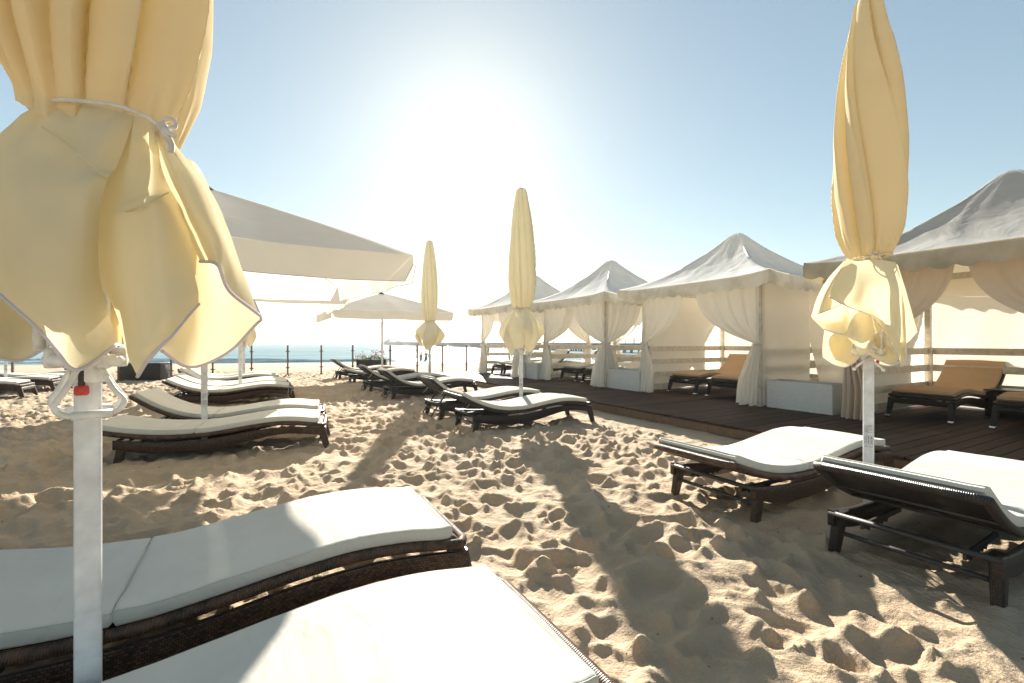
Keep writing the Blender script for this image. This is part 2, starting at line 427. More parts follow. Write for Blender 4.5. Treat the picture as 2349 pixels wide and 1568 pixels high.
def build_sand():
    a1 = np.linspace(-62, 56, 1300); aL = np.linspace(-180, -62, 50)[:-1]; aR = np.linspace(56, 180, 50)[1:]
    ang = np.radians(np.concatenate([aL, a1, aR]))
    rad = np.exp(np.linspace(math.log(.30), math.log(60), 900)); rad = np.concatenate([[.02], rad, [70, 90, 130, 200, 400]])
    A, Rr = np.meshgrid(ang, rad)
    X = np.sin(A)*Rr; Y = np.cos(A)*Rr
    fx = np.clip((X-X0)/res, 0, len(gx)-2); fy = np.clip((Y-Y0)/res, 0, len(gy)-2)
    ix = fx.astype(int); iy = fy.astype(int); tx = fx-ix; ty = fy-iy
    hh = (H[iy, ix]*(1-tx)+H[iy, ix+1]*tx)*(1-ty)+(H[iy+1, ix]*(1-tx)+H[iy+1, ix+1]*tx)*ty
    ins = np.clip(np.minimum(np.minimum(X-X0, X1-X), Y1-Y)/1.0, 0, 1)*(Y > .02)
    far = .05*fbm(X*2.6, Y*2.6, 31, 3)+.05*fbm(X*.4, Y*.4, 33, 2)
    Z = hh*ins+far*(1-ins)
    s = -.199*X+.98*Y
    sl = np.clip((s-19)/(49.4-19), 0, 3)
    Z = Z*(1-.75*np.clip((s-24)/8, 0, 1))-sl*1.0
    Z = np.maximum(Z, -2.5)
    wet = np.clip((s-46.5)/1.6, 0, 1)
    n, m = X.shape
    me = bpy.data.meshes.new('sand')
    co = np.stack([X, Y, Z], -1).reshape(-1, 3)
    me.vertices.add(n*m); me.vertices.foreach_set('co', co.ravel())
    I = np.arange(n*m).reshape(n, m)
    q = np.stack([I[:-1, :-1], I[:-1, 1:], I[1:, 1:], I[1:, :-1]], -1).reshape(-1, 4)[:, ::-1]
    nf = len(q); me.loops.add(nf*4); me.loops.foreach_set('vertex_index', q.ravel().astype(np.int32))
    me.polygons.add(nf); me.polygons.foreach_set('loop_start', np.arange(0, nf*4, 4, dtype=np.int32))
    me.polygons.foreach_set('loop_total', np.full(nf, 4, np.int32)); me.polygons.foreach_set('use_smooth', np.ones(nf, bool))
    me.update(calc_edges=True)
    at = me.attributes.new('rake', 'FLOAT', 'POINT'); at.data.foreach_set('value', (rake_mask(X, Y)*(ins)).ravel().astype(np.float32))
    at = me.attributes.new('wet', 'FLOAT', 'POINT'); at.data.foreach_set('value', wet.ravel().astype(np.float32))
    me.materials.append(M['sand'])
    if me.polygons[len(me.polygons)//2].normal.z < 0: me.flip_normals()
    o = bpy.data.objects.new('sand', me); COL.objects.link(o); tag(o, kind='structure')
build_sand()
def sand_z(p):
    i = int((p[0]-X0)/res); j = int((p[1]-Y0)/res)
    if 2 < i < len(gx)-3 and 2 < j < len(gy)-3: return float(H[j-2:j+3, i-2:i+3].mean())
    return 0.0

# sea
b = MB(); S_ = 30000
b.grid([[(-S_, 30, -1.0), (S_, 30, -1.0)], [(-S_, S_, -1.0), (S_, S_, -1.0)]], flip=True)
tag(b.build('sea', M['water']), kind='structure')
b = MB()                                               # low breakers by the shore
for k, (s0, x0, x1) in enumerate(((53, -60, -10), (57.5, -45, -22), (62, -66, -30), (51.2, -40, 0), (55, -24, 4))):
    rows = []
    for x in np.linspace(x0, x1, 60):
        y = (s0+.199*x)/.98+.5*math.sin(x*.4+k)
        e = math.sin(math.pi*(x-x0)/(x1-x0))**.6*.22
        rows.append([(x, y+dy, -1.03+e*h) for dy, h in ((-.5, 0), (-.15, .75), (0, 1.0), (.3, .7), (1.1, 0))])
    b.grid(rows, flip=False)
tag(b.build('shore_waves', M['water']), kind='structure')

# ------------------------------------------------------------------ boardwalk
DZ = .14
def deck():
    b = MB(); v = -2.2; k = 0
    while v < 14.3:
        w = .118; L0, L1 = 4.93+random.uniform(-.006, .006), 9.75
        z = DZ-.0125+random.uniform(-.002, .002)
        far = v > 11
        for (a, c) in ((L0, L1),):
            b.box(((a+c)/2, v+w/2, z), (c-a, w, .025))
        v += w+.011; k += 1
    o = b.build('boardwalk', M['deck']); tag(o, kind='structure'); o.rotation_euler = (0, 0, TH)
    f = MB()
    v = -2.2
    while v < 14.2:
        l = min(random.uniform(1.8, 2.4), 14.25-v)
        f.box((4.955, v+l/2, .055), (.03, l-.006, .105)); f.box((5.02, v+l/2-.3, -.03), (.06, l, .09)); v += l
    f.box((7.3, 14.27, .055), (4.6, .03, .105))
    p = f.build('fascia', M['fascia'], o)
deck()

# ------------------------------------------------------------------ loungers
SEAT = [(-.02, .222), (.12, .226), (.3, .248), (.5, .276), (.72, .296), (.92, .288), (1.08, .266), (1.18, .256)]
APT = [(-.64, .228), (-.4, .196), (-.15, .184), (.08, .184), (.3, .208), (.52, .240), (.75, .258), (.95, .250), (1.20, .222)]
APB = [(-.64, .140), (-.4, .088), (-.15, .066), (.08, .068), (.3, .095), (.52, .142), (.75, .182), (.95, .178), (1.20, .140)]
def backline(rise, s):
    t = s/.82
    c = math.cos(math.atan2(rise, .82))
    return (-s*(1-(1-c)*t), .222+rise*(t**1.75)-.012*math.sin(math.pi*t))
def pad(path, hw, th, sag=.006, seed=0, nd=6):
    # padded slab following a path of (x, z) points in the XZ plane
    b = MB(); P = catmull([(p[0], 0, p[1]) for p in path], nd); n = len(P)
    dist = [0]
    for i in range(1, n): dist.append(dist[-1]+float(np.linalg.norm(P[i]-P[i-1])))
    L = dist[-1]; rows = []
    ys = [-1, -.992, -.975, -.95, -.8, -.5, -.2, .2, .5, .8, .95, .975, .992, 1]
    def ring(i, sc, push, squash):
        t = P[min(i+1, n-1)]-P[max(i-1, 0)]; t /= np.linalg.norm(t)
        nz = np.array((-t[2], 0, t[0]));
        if nz[2] < 0: nz = -nz
        c = P[i]+t*push
        top = []; bot = []
        for q, y in enumerate(ys):
            e = (1-abs(y)**10)
            puff = .005*(1-y*y)*min(1, dist[i]/.08, (L-dist[i])/.08 if i < n-1 else 1)
            wr = .003*float(fbm(dist[i]*7+seed, y*4+seed*3, 4, 2))+.012*float(fbm(dist[i]*5+seed, y*13, 8, 2))*(math.exp(-dist[i]/.07) if seed == 1 else math.exp(-(L-dist[i])/.07))
            hz = th*(.5+.5*(.62+.38*math.sqrt(max(0, 1-((abs(y)-.97)/.03)**2)) if abs(y) > .97 else 1))
            top.append(c+nz*((hz-th*.5)*squash+th*.5+puff+wr)+np.array((0, y*hw*sc, 0)))
            bot.append(c+nz*(th*.5-(hz-th*.5)*squash)+np.array((0, y*hw*sc, 0)))
        side = []
        return top+bot[::-1]
    rows.append(ring(0, .97, -.012, .35)); 
    rows.append(ring(0, .992, -.004, .8))
    for i in range(n): rows.append(ring(i, 1, 0, 1))
    rows.append(ring(n-1, .992, .006, .8)); rows.append(ring(n-1, .97, .014, .35))
    m = len(rows[0]); b0 = len(b.v)
    b.grid(rows, cv=True, flip=True)
    nr = len(rows); ny = len(ys)
    b.pipes = []
    for jj in (1, ny-2): b.pipes.append([tuple(rows[i][jj]) for i in range(1, nr-1)])
    b.pipes.append([tuple(rows[nr-2][j]) for j in range(1, ny-1)]); b.pipes.append([tuple(rows[1][j]) for j in range(1, ny-1)])
    b.f.append([b0+k for k in range(m)]); b.uv.append([(0, 0)]*m); b.sm.append(False); b.mi.append(0)
    b.f.append([b0+(nr-1)*m+k for k in range(m)][::-1]); b.uv.append([(0, 0)]*m); b.sm.append(False); b.mi.append(0)
    return b
HW = .335
PROTO = {}
def make_lounger(rise=.2, style='brown', tan=False, prop=False, bare=False, ties=False, straight=False):
    wk, wr = (M['wick'], M['wrap']) if style == 'brown' else (M['wick_black'], M['wrap_black'])
    cm = M['cushion_tan'] if tan else M['cushion']
    root = empty('sun_lounger', (0, 0, 0))
    # side aprons and end apron
    b = MB()
    T = catmull([(x, 0, z) for x, z in APT], 5); B = catmull([(x, 0, z) for x, z in APB], 5)
    for s in (-1, 1):
        yo, yi = s*(HW+.002), s*(HW-.028)
        rows = []
        for t, u in zip(T, B):
            rows.append([(t[0], yi, t[2]-.004), (t[0], yo-s*.004, t[2]), (t[0], yo, t[2]-.006), (u[0], yo, u[2]+.006), (u[0], yo-s*.005, u[2]), (u[0], yi, u[2]+.002)])
        b.grid(rows, cv=True, flip=(s > 0))
        for r_ in (rows[0], rows[-1]): b.poly(r_)
    rows = [[(1.20, y, .222), (1.215, y, .215), (1.215, y, .160), (1.19, y, .152), (1.19, y, .222)] for y in np.linspace(-HW+.03, HW-.03, 6)]
    b.grid(rows, cv=True); 
    b.build('base_frame', wk, root)
    # seat rails + woven seat
    S = catmull([(x, 0, z) for x, z in SEAT], 6)
    b = MB()
    path = [(p[0], -HW+.012, p[2]) for p in S]
    path += [(1.20, y, S[-1][2]) for y in np.linspace(-HW+.05, HW-.05, 5)]
    path += [(p[0], HW-.012, p[2]) for p in S[::-1]]
    b.tube(path, .021, 8, flat=1.0)
    b.build('seat_rail', wr, root)
    b = MB(); b.grid([[(p[0], y, p[2]+.004) for y in (-HW+.02, -.1, .1, HW-.02)] for p in S])
    thick(b.build('woven_seat', wk, root), .008)
    # backrest
    ss = np.linspace(0.01, .82, 14)
    Bk = [backline(rise, s) for s in ss]
    b = MB()
    path = [(x, -HW+.012, z) for x, z in Bk]
    ex, ez = Bk[-1]
    path += [(ex-.02, y, ez+.005) for y in np.linspace(-HW+.05, HW-.05, 5)]
    path += [(x, HW-.012, z) for x, z in Bk[::-1]]
    b.tube(path, .023, 8)
    br = b.build('back_rail', wr, root)
    b = MB(); b.grid([[(x, y, z+.002) for y in (-HW+.02, -.1, .1, HW-.02)] for x, z in Bk])
    thick(b.build('woven_back', wk, root), .01)
    b = MB()
    for k in (.25, .5, .75):
        b = MB(); x, z = backline(rise, .82*k); b.tube([(x, -HW+.02, z-.018), (x, HW-.02, z-.018)], .009, 6)
        b.build('back_slat', M['darkmetal'], root)
    # legs
    def leg(x0, x1, y, zt):
        b = MB(); rows = []
        for t in (0, .35, .7, 1):
            z = zt+(-.05-zt)*t; x = x0+(x1-x0)*t; hx = .043-.015*t; hy = .028-.007*t
            yy = y+(.012 if y > 0 else -.012)*t
            rows.append([(x+hx, yy+hy*.7, z), (x+hx*.7, yy+hy, z), (x-hx*.7, yy+hy, z), (x-hx, yy+hy*.7, z), (x-hx, yy-hy*.7, z), (x-hx*.7, yy-hy, z), (x+hx*.7, yy-hy, z), (x+hx, yy-hy*.7, z)])
        b.grid(rows, cv=True, smooth=False); b.poly(rows[-1]); b.poly(rows[0][::-1])
        return b
    for y in (-HW+.028, HW-.028):
        o = leg(-.56, -.62, y, .215).build('leg', wk, root)
        o2 = leg(1.165, 1.245, y, .225).build('leg', wk, root)
        if tan or straight:
            for x, par in ((-.62, o), (1.245, o2)):
                c = MB(); yy = y+(.012 if y > 0 else -.012); c.rbox((x, yy, -.02), (.072, .052, .042), .006); c.build('foot_cap', M['chrome'], par)
    # stretchers
    b = MB()
    for q, w_, r_ in (((-.60, .105), HW-.05, .013), ((-.565, .19), HW-.04, .012), ((-.63, .208), HW, .014), ((1.18, .17), HW-.05, .012)):
        b = MB(); b.tube([(q[0], -w_, q[1]), (q[0], w_, q[1])], r_, 8); b.build('stretcher', M['darkmetal'], root)
    for y in (-.2, .2):
        b = MB(); b.box((-.33, y, .165), (.5, .012, .03)); b.build('prop_track', M['darkmetal'], root)
    for y in (-.2, .2):
        b = MB()
        if prop:
            x0, z0 = backline(rise, .50); x1, z1 = -.72, .03
            b.box(((x0+x1)/2, y, (z0+z1)/2), (.018, .014, math.hypot(x1-x0, z1-z0)), Matrix.Rotation(math.atan2(x0-x1, z0-z1), 3, 'Y'))
            for k in range(5):
                t = .15+.15*k; b.box((x0+(x1-x0)*t-.014, y, z0+(z1-z0)*t), (.02, .014, .012), Matrix.Rotation(.8, 3, 'Y'))
        else:
            b.box((-.39, y, .152), (.26, .012, .012))
            for k in range(5): b.box((-.50+.055*k, y, .142), (.012, .014, .022), Matrix.Rotation(.5, 3, 'Y'))
        b.build('notched_prop', M['darkmetal'], root)
    if prop: b = MB(); b.tube([(-.72, -.2, .03), (-.72, .2, .03)], .007, 6); b.build('prop_foot_bar', M['darkmetal'], root)
    if not bare:
        sp = [(p[0], p[2]+.019) for p in catmull([(x, 0, z) for x, z in SEAT], 1)]
        sp = [(.012, sp[0][1])]+sp[1:-1]+[(1.13, .285)]
        pb = pad(sp, .318, .052, seed=1); pc = pb.build('seat_cushion', cm, root)
        q = MB()
        for pth in pb.pipes: q.tube(pth, .0024, 5)
        q.build('piping', cm, pc)
        bp = [backline(rise, s) for s in (.008, .12, .28, .45, .62, .80)]
        bp = [(x, z+.021) for x, z in bp][::-1]
        pb = pad(bp, .318, .052, seed=5); pc = pb.build('back_cushion', cm, root)
        q = MB()
        for pth in pb.pipes: q.tube(pth, .0024, 5)
        q.build('piping', cm, pc)
        if ties:
            b = MB()
            for y, dx in ((-HW-.004, .12), (-HW-.004, .60), (HW+.004, .6)):
                x, z = backline(rise, dx)
                b.tube(catmull([(x, y, z+.06), (x-.02, y*1.02, z), (x-.05, y*1.03, z-.05), (x-.1, y*1.02, z-.09)], 4), .004, 5)
            b.tube(catmull([(1.12, -HW-.004, .30), (1.13, -HW-.01, .24), (1.12, -HW-.012, .18), (1.13, -HW-.01, .10)], 4), .003, 5)
            b.tube(catmull([(1.15, -HW-.003, .30), (1.19, -HW-.012, .25), (1.17, -HW-.012, .15)], 4), .003, 5)
            b.build('tie_cord', M['cord'], root)
    return root
def lounger(U, V, rot, label, group, **k):
    key = tuple(sorted(k.items()))
    z = k.pop('z', None)
    key = tuple(sorted(k.items()))
    if key in PROTO and PROTO[key] is not None: o = copy_tree(PROTO[key])
    else: o = make_lounger(**k); PROTO[key] = o
    p = G(U, V)
    if z is None:
        z = sand_z(p)*.5
    o.location = (p.x, p.y, z); o.rotation_euler = (0, 0, TH+R(rot))
    tag(o, label, 'sun lounger', group); return o
GL = 'white cushioned wicker loungers standing in rows on the sand'
lounger(-.40, 2.17, 0, 'white cushioned brown lounger right behind the nearest umbrella pole, wicker side showing', GL, rise=.15, style='brown')
lounger(-.42, 1.17, 0, 'nearest white cushioned lounger, cut off by the bottom edge of the photo', GL, rise=.151, style='brown')
lounger(3.36, 2.08, 0, 'brown lounger on the open sand left of the right foreground umbrella pole, backrest nearly flat', GL, rise=.152, style='brown')
lounger(3.40, 1.03, 2, 'black wicker lounger cut by the right edge, raised backrest showing its woven underside', GL, rise=.27, style='black')
lounger(3.02, 5.55, -2, 'lounger in front of the middle folded umbrella, long dark side rail facing the viewer', GL, rise=.235, style='black', ties=False)
lounger(2.98, 6.72, 0, 'lounger with steep backrest and hanging straps just behind the one at the middle folded umbrella', GL, rise=.36, style='black', prop=True, ties=True)
lounger(2.95, 9.35, 0, 'lounger with propped backrest just in front of the far slim folded umbrella pole', GL, rise=.34, style='black', prop=True)
lounger(2.85, 10.95, 0, 'propped lounger beyond the slim folded umbrella, cream cord looped over its head end', GL, rise=.34, style='black', prop=True, ties=True)
lounger(2.95, 13.55, 0, 'low flat backed lounger, nearer of the two under the far open parasol', GL, rise=.12, style='black')
lounger(2.80, 15.1, 0, 'farthest raised lounger under the far open parasol, nearest the flower planter', GL, rise=.35, style='black', prop=True)
lounger(-.51, 5.80, -8, 'lounger left of centre showing its long woven brown side, white pole right behind it', GL, rise=.10, style='brown')
lounger(-.42, 6.70, -8, 'lounger with raised cream cushion just behind the pole of the big open parasol', GL, rise=.30, style='brown')
lounger(-.60, 10.0, -3, 'front lounger of the three close together at left, foot ties dangling', GL, rise=.235, style='brown', ties=True, prop=True)
lounger(-.60, 10.86, -3, 'middle lounger of the three close together at left', GL, rise=.26, style='brown')
lounger(-.60, 11.62, -3, 'rearmost lounger of the three close together at left, backrest raised highest', GL, rise=.33, style='brown')
lounger(-.75, 12.85, -2, 'front one of the two farthest left-row loungers near the fence posts', GL, rise=.28, style='brown')
lounger(-.75, 14.05, -2, 'rear one of the two farthest left-row loungers, only its thin white cushion showing', GL, rise=.20, style='brown')
lounger(-5.35, 13.1, 0, 'lounger foot end just poking in at the left edge, nearest of the far left group', GL, rise=.10, style='brown')
lounger(-5.30, 14.55, 0, 'far left lounger with long white cushion, leg beside the foreground pole handle', GL, rise=.13, style='brown')
lounger(-5.25, 15.45, 0, 'far left lounger just behind another, its foot end rope lit by the sun', GL, rise=.14, style='brown')
lounger(-5.2, 16.75, 0, 'rearmost far left lounger, mostly hidden behind the foreground umbrella pole', GL, rise=.14, style='brown')

GT = 'loungers inside the tents'
TL = dict(style='black', straight=True)
lounger(8.62, 2.55, 180, 'tan cushioned lounger with raised back inside the nearest tent, left of the wicker box', GT, z=DZ+.04, rise=.44, tan=True, style='black')
lounger(8.62, 1.55, 180, 'tan cushioned lounger cut by the right edge inside the nearest tent', GT, z=DZ+.04, rise=.44, tan=True, style='black')
lounger(8.44, 6.12, 180, 'yellow-tan cushioned lounger inside the second nearest tent, left one with chrome feet', GT, z=DZ+.04, rise=.44, tan=True, style='black')
lounger(8.44, 5.22, 180, 'yellow-tan cushioned lounger inside the second nearest tent, right one half behind the curtain', GT, z=DZ+.04, rise=.44, tan=True, style='black')
lounger(8.2, 9.5, 180, 'pale cushioned lounger inside the third tent, left one with chrome feet', GT, z=DZ+.04, rise=.10, **TL)
lounger(8.2, 8.6, 180, 'pale cushioned lounger inside the third tent, right one behind the knotted curtain', GT, z=DZ+.04, rise=.46, **TL)
lounger(7.7, 12.55, 180, 'pale cushioned lounger inside the farthest tent, left one', GT, z=DZ+.04, rise=.10, **TL)
lounger(7.7, 11.75, 180, 'pale cushioned lounger inside the farthest tent, right one behind the white wicker planter', GT, z=DZ+.04, rise=.46, **TL)
GB = 'loungers on the beach behind the tents'
lounger(13.2, 12.9, 160, 'raised lounger on the sand seen through the gap between third and second tents', GB, rise=.52, style='black')
lounger(12.0, 15.6, 160, 'raised lounger on the sand seen under the rails of the third tent', GB, rise=.52, style='black')

# side tables
def side_table(U, V, s, label, mt, h=.36):
    r = empty('side_table', G(U, V, DZ), TH)
    b = MB(); b.rbox((0, 0, h/2-.01), (s, s, h-.03), .012); b.build('body', mt, r)
    b = MB(); b.rbox((0, 0, h), (s+.02, s+.02, .022), .008); b.build('table_top', mt, r)
    tag(r, label, 'side table')
side_table(8.75, 2.05, .40, 'dark woven box table between the two tan loungers in the nearest tent', M['wick_black'])

# ------------------------------------------------------------------ wicker planters on the boardwalk
def planter(U, V, L, label, w=.36, h=.41):
    r = empty('wicker_planter', G(U, V, DZ), TH)
    b = MB(); tw = .02
    for sx in (-1, 1):
        b.box((sx*(w/2-tw/2), 0, h/2), (tw, L, h)); b.box((0, sx*(L/2-tw/2), h/2), (w-2*tw, tw, h))
    b.build('wicker_box', M['wick_white'], r)
    b = MB(); b.box((0, 0, h-.028), (w-.045, L-.045, .03)); b.build('inner_tray', M['black'], r)
    b = MB(); b.tube([(w/2-.01, L/2-.01, h), (-w/2+.01, L/2-.01, h), (-w/2+.01, -L/2+.01, h), (w/2-.01, -L/2+.01, h)], .012, 6, closed=True); b.build('rim', M['wick_white'], r)
    tag(r, label, 'planter', 'white wicker planters between the tents')
planter(7.05, 3.76, .92, 'white wicker planter box between the nearest tent and the second tent')
planter(6.88, 7.22, .98, 'white wicker planter box between the second and third tents')
planter(6.64, 10.55, .72, 'small looking white wicker planter box between the third and farthest tents')

# ------------------------------------------------------------------ tents
M['roof_shade'] = fabric('shade_darkened_tent_roof', (.50, .49, .46), (.86, .70, .42), .16, .6, 2.2, .10, wd_=.05, stretch=(1, 1, .4))  # nearest tent only: shade on its roof put into a darker cloth colour
M['valance_shade'] = fabric('stained_shade_darkened_valance', (.52, .46, .35), (.86, .70, .4), .14, .6, 5, .12, wd_=.03, soil=(.30, .28, .23), stretch=(1, 1, .3))  # stains are real, the darker overall tone is painted shade
M['curtain_shade'] = fabric('shade_darkened_cream_curtain', (.66, .57, .48), (.86, .70, .52), .34, .3, 7, .05, wd_=.02, stretch=(1, 1, .2))  # cream curtain darkened in colour to stand for shade in this tent
def tent(U, V, label, hp=1.18, ev=1.56, sides=None, ez=2.07, pz=3.08, seed=0, rails=True, shade_tone=False):
    r = empty('cabana_tent', G(U, V, DZ), TH)
    # roof: concave pyramid with blunt top
    b = MB(); rows = []
    for k in range(30):
        t = k/29; q = 1-t; row = []
        for j in range(96):
            sd_ = j//24; e = (j%24)/24*2-1
            x, y = [(e, -1), (1, e), (-e, 1), (-1, -e)][sd_]
            tq = min(1, t/.955); z = ez+(pz-ez)*(.34*tq+.66*tq**2.2)+(.012*(t-.955)/.045 if t > .955 else 0)
            z -= .040*(1-e*e)*math.sin(math.pi*min(1, t*1.1))+.055*(1-abs(e)**5)*(1-t)**2
            d = j/96*40
            z += (.045*float(fbm(d*.55+t*1.6+seed, t*1.2+seed, 60, 3))*(1-e**8)+.010*float(fbm(d*1.7, t*5+seed, 61, 2)))*min(1, t*6)*(1-t**4)
            qq = q if q > .035 else .035*(q/.035)
            row.append((x*ev*qq, y*ev*qq, z))
        rows.append(row)
    b.grid(rows, cv=True)
    b.build('roof', M['roof_shade' if shade_tone else 'tent_roof'], r)
    # valance
    b = MB(); pts = []; per = 4*2*ev; m = 288
    for k in range(m):
        d = k/m*per; s = int(d//(2*ev)); e = d-s*2*ev-ev
        p = [(e, -ev), (ev, e), (-e, ev), (-ev, -e)][s]; nr = [(0, -1), (1, 0), (0, 1), (-1, 0)][s]
        pts.append((p, nr, d, e))
    rows = []
    for p, nr, d, e_ in pts:
        L = .165+.045*abs(math.sin(math.pi*d/.22))
        w = .034*float(fbm(d*2.2+seed, 1, 70, 3)); w2 = .012*math.sin(d*24)
        z0 = ez-.012-.055*(1-abs(e_/ev)**5)
        rows.append([(p[0]*1.002+nr[0]*(.004), p[1]*1.002+nr[1]*.004, z0+.015), (p[0]+nr[0]*(.02+w*.5), p[1]+nr[1]*(.02+w*.5), z0-L*.3), (p[0]+nr[0]*(.012+w), p[1]+nr[1]*(.012+w), z0-L*.65), (p[0]+nr[0]*(w+w2), p[1]+nr[1]*(w+w2), z0-L)])
    b.grid(rows, cu=True, flip=True); b.build('valance', M['valance_shade' if shade_tone else 'valance'], r)
    # posts and top beams
    for sx in (-1, 1):
        for sy in (-1, 1):
            b = MB(); b.box((sx*hp, sy*hp, 1.02), (.07, .07, 2.04)); b.build('post', M['railwood'], r)
    b = MB()
    for s in (-1, 1):
        b.box((0, s*hp, 2.0), (2*hp-.08, .05, .09)); b.box((s*hp, 0, 2.002), (.05, 2*hp-.08, .09))
    for sx, sy in ((1, 1), (1, -1), (-1, 1), (-1, -1)):
        b.tube([(sx*hp, sy*hp, 2.03), (sx*.06, sy*.06, pz-.10)], .022, 6)
    b.build('top_frame', M['railwood'], r)
    # rails on the two sides and at the back
    def rail(a, c, z):
        b = MB(); d = Vector(c)-Vector(a); L = d.length
        b.box(((a[0]+c[0])/2, (a[1]+c[1])/2, z), (L, .028, .10), Matrix.Rotation(math.atan2(d.y, d.x), 3, 'Z')); b.build('rail', M['railwood'], r)
    i = hp-.06
    for z in (.86, .60, .34, .10):
        rail((hp-.02, -i), (hp-.02, i), z); rail((-i, hp-.02), (i, hp-.02), z); rail((-i, -hp+.02), (i, -hp+.02), z)
    b = MB()
    for sy in (-1, 1):
        b.box((hp-.075, sy*(hp-.055), .46), (.06, .04, .92)); b.box((-hp+.075, sy*(hp-.03), .46), (.06, .05, .92))
    b.build('rail_stud', M['railwood'], r)
    # cloth panels: c = tied curtain pair, w = closed wall, s = slit wall
    def P3(side, e, off, z):   # e runs along the side, off is outward
        o = hp+.05+off
        return {'f': (-o, e, z), 'b': (o, e, z), 'l': (e, o, z), 'r': (e, -o, z)}[side]
    def curtain(side, s, w, sd):
        b = MB(); rows = []; zt = 1.98; zk = .98; nt = 44
        ph = sd*1.7
        for k in range(31):
            if k <= 20:
                q = k/20; z = zt+(zk-zt)*q
                W = w*(1-q**2.3)+.10*q**2.3; amp = .012+.030*q*(1-q*.3); bot = 0
            else:
                q = (k-20)/10; z = zk+(.02-zk)*q
                W = .10+.22*min(1, q*1.6)**.8; amp = .035+.03*q
            row = []
            for j in range(nt+1):
                t = j/nt
                tt = t
                e = s*(hp+.04-W*tt)
                sagz = 0
                if k <= 20: sagz = -.10*math.sin(math.pi*q)*t*t*.6
                fo = amp*math.sin(t*(26 if k > 20 else 30)+ph+.8*math.sin(q*3+ph))+amp*.5*math.sin(t*55+2*ph)
                zz = z+sagz+(.015*math.sin(t*14+ph) if k == 30 else 0)
                off = .01+fo*.7 if k <= 20 else .02+fo*.9+.06*q*q
                # the gathered neck is pinched
                pin = math.exp(-((k-20)/2.0)**2); off = off*(1-.5*pin)
                row.append(P3(side, e, off, zz))
            rows.append(row)
        b.grid(rows); o = b.build('curtain', M['curtain_shade' if shade_tone else 'curtain'], r)
        t = MB(); pts = []
        for k in range(14):
            a = 2*math.pi*k/14
            pts.append(P3(side, s*(hp-.01+.065*math.cos(a)), .012+.055*math.sin(a), zk+.012*math.cos(a)))
        t.tube(pts, .009, 6, closed=True)
        t.tube(catmull([P3(side, s*(hp-.03), .07, zk), P3(side, s*(hp-.05), .09, zk-.06), P3(side, s*(hp-.03), .08, zk-.14)], 3), .006, 5)
        t.build('tieback', M['curtain'], o)
    def wall(side, slit=False, sd=0):
        b = MB(); rows = []
        parts = [(-hp-.03, hp+.03)] if not slit else [(-hp-.03, .10), (.11, hp+.03)]
        for pi, (a, c) in enumerate(parts):
            rows = []
            for k in range(25):
                z = 2.0+(.02-2.0)*k/24; row = []
                for j in range(21):
                    t = j/20; aa, cc = a, c
                    if slit:
                        low = max(0, (.95-z)/.95)
                        if pi == 0: cc = c-.03*low
                        else: aa = a+.42*low**.9
                    e = aa+(cc-aa)*t
                    off = .012+.010*float(fbm(e*2+sd, z*5, 80+pi, 3))+.006*math.sin(e*9+z*2)
                    if side == 'b': off += .006*math.sin(z*38)*math.exp(-((z-1.25)/.4)**2)
                    row.append(P3(side, e, off, z))
                rows.append(row)
            b.grid(rows)
        b.build('wall_panel', M['wall'], r)
    for side, kind in sides.items():
        if kind == 'c':
            wl_, wr_ = (1.10, 1.10)
            if side == 'f': wl_, wr_ = 1.02, 1.22
            wl_ *= 1+.07*math.sin(seed*2.1+ord(side)); wr_ *= 1-.07*math.sin(seed*1.3+ord(side))
            curtain(side, 1, wl_, 1+seed+ord(side)*.3); curtain(side, -1, wr_, 2+seed+ord(side)*.7)
        elif kind == 'w': wall(side, False, seed)
        elif kind == 's': wall(side, True, seed)
    tag(r, label, 'tent', 'white cloth tents in a row on the boardwalk')
    return r
tent(8.02, 1.86, 'nearest big tent at the right edge with dark shaded roof and sagging stained valance', hp=1.2, ev=1.58, sides=dict(f='c', l='w', b='w'), seed=3, shade_tone=True)
tent(8.05, 5.52, 'tent in the middle right with a closed cream side wall facing the wicker planter', hp=1.2, ev=1.58, sides=dict(f='c', r='s', l='w', b='w'), seed=1)
tent(7.90, 8.95, 'third tent along the boardwalk, see-through with knotted curtains at every corner', sides=dict(f='c', r='c', l='c', b='c'), seed=5)
tent(7.55, 12.1, 'farthest tent, at the sea end of the boardwalk behind the middle folded umbrella', sides=dict(f='c', r='c', l='c', b='c'), seed=8)

# stack of black loungers behind the tents
for k in range(5):
    lounger(13.55, 6.55, 90, ['bottom', 'second from bottom', 'middle', 'second from top', 'topmost'][k]+' bare black lounger frame in the stack seen between the two nearest tents', 'stacked black lounger frames', z=.0+k*.115, rise=.02, style='black', bare=True)

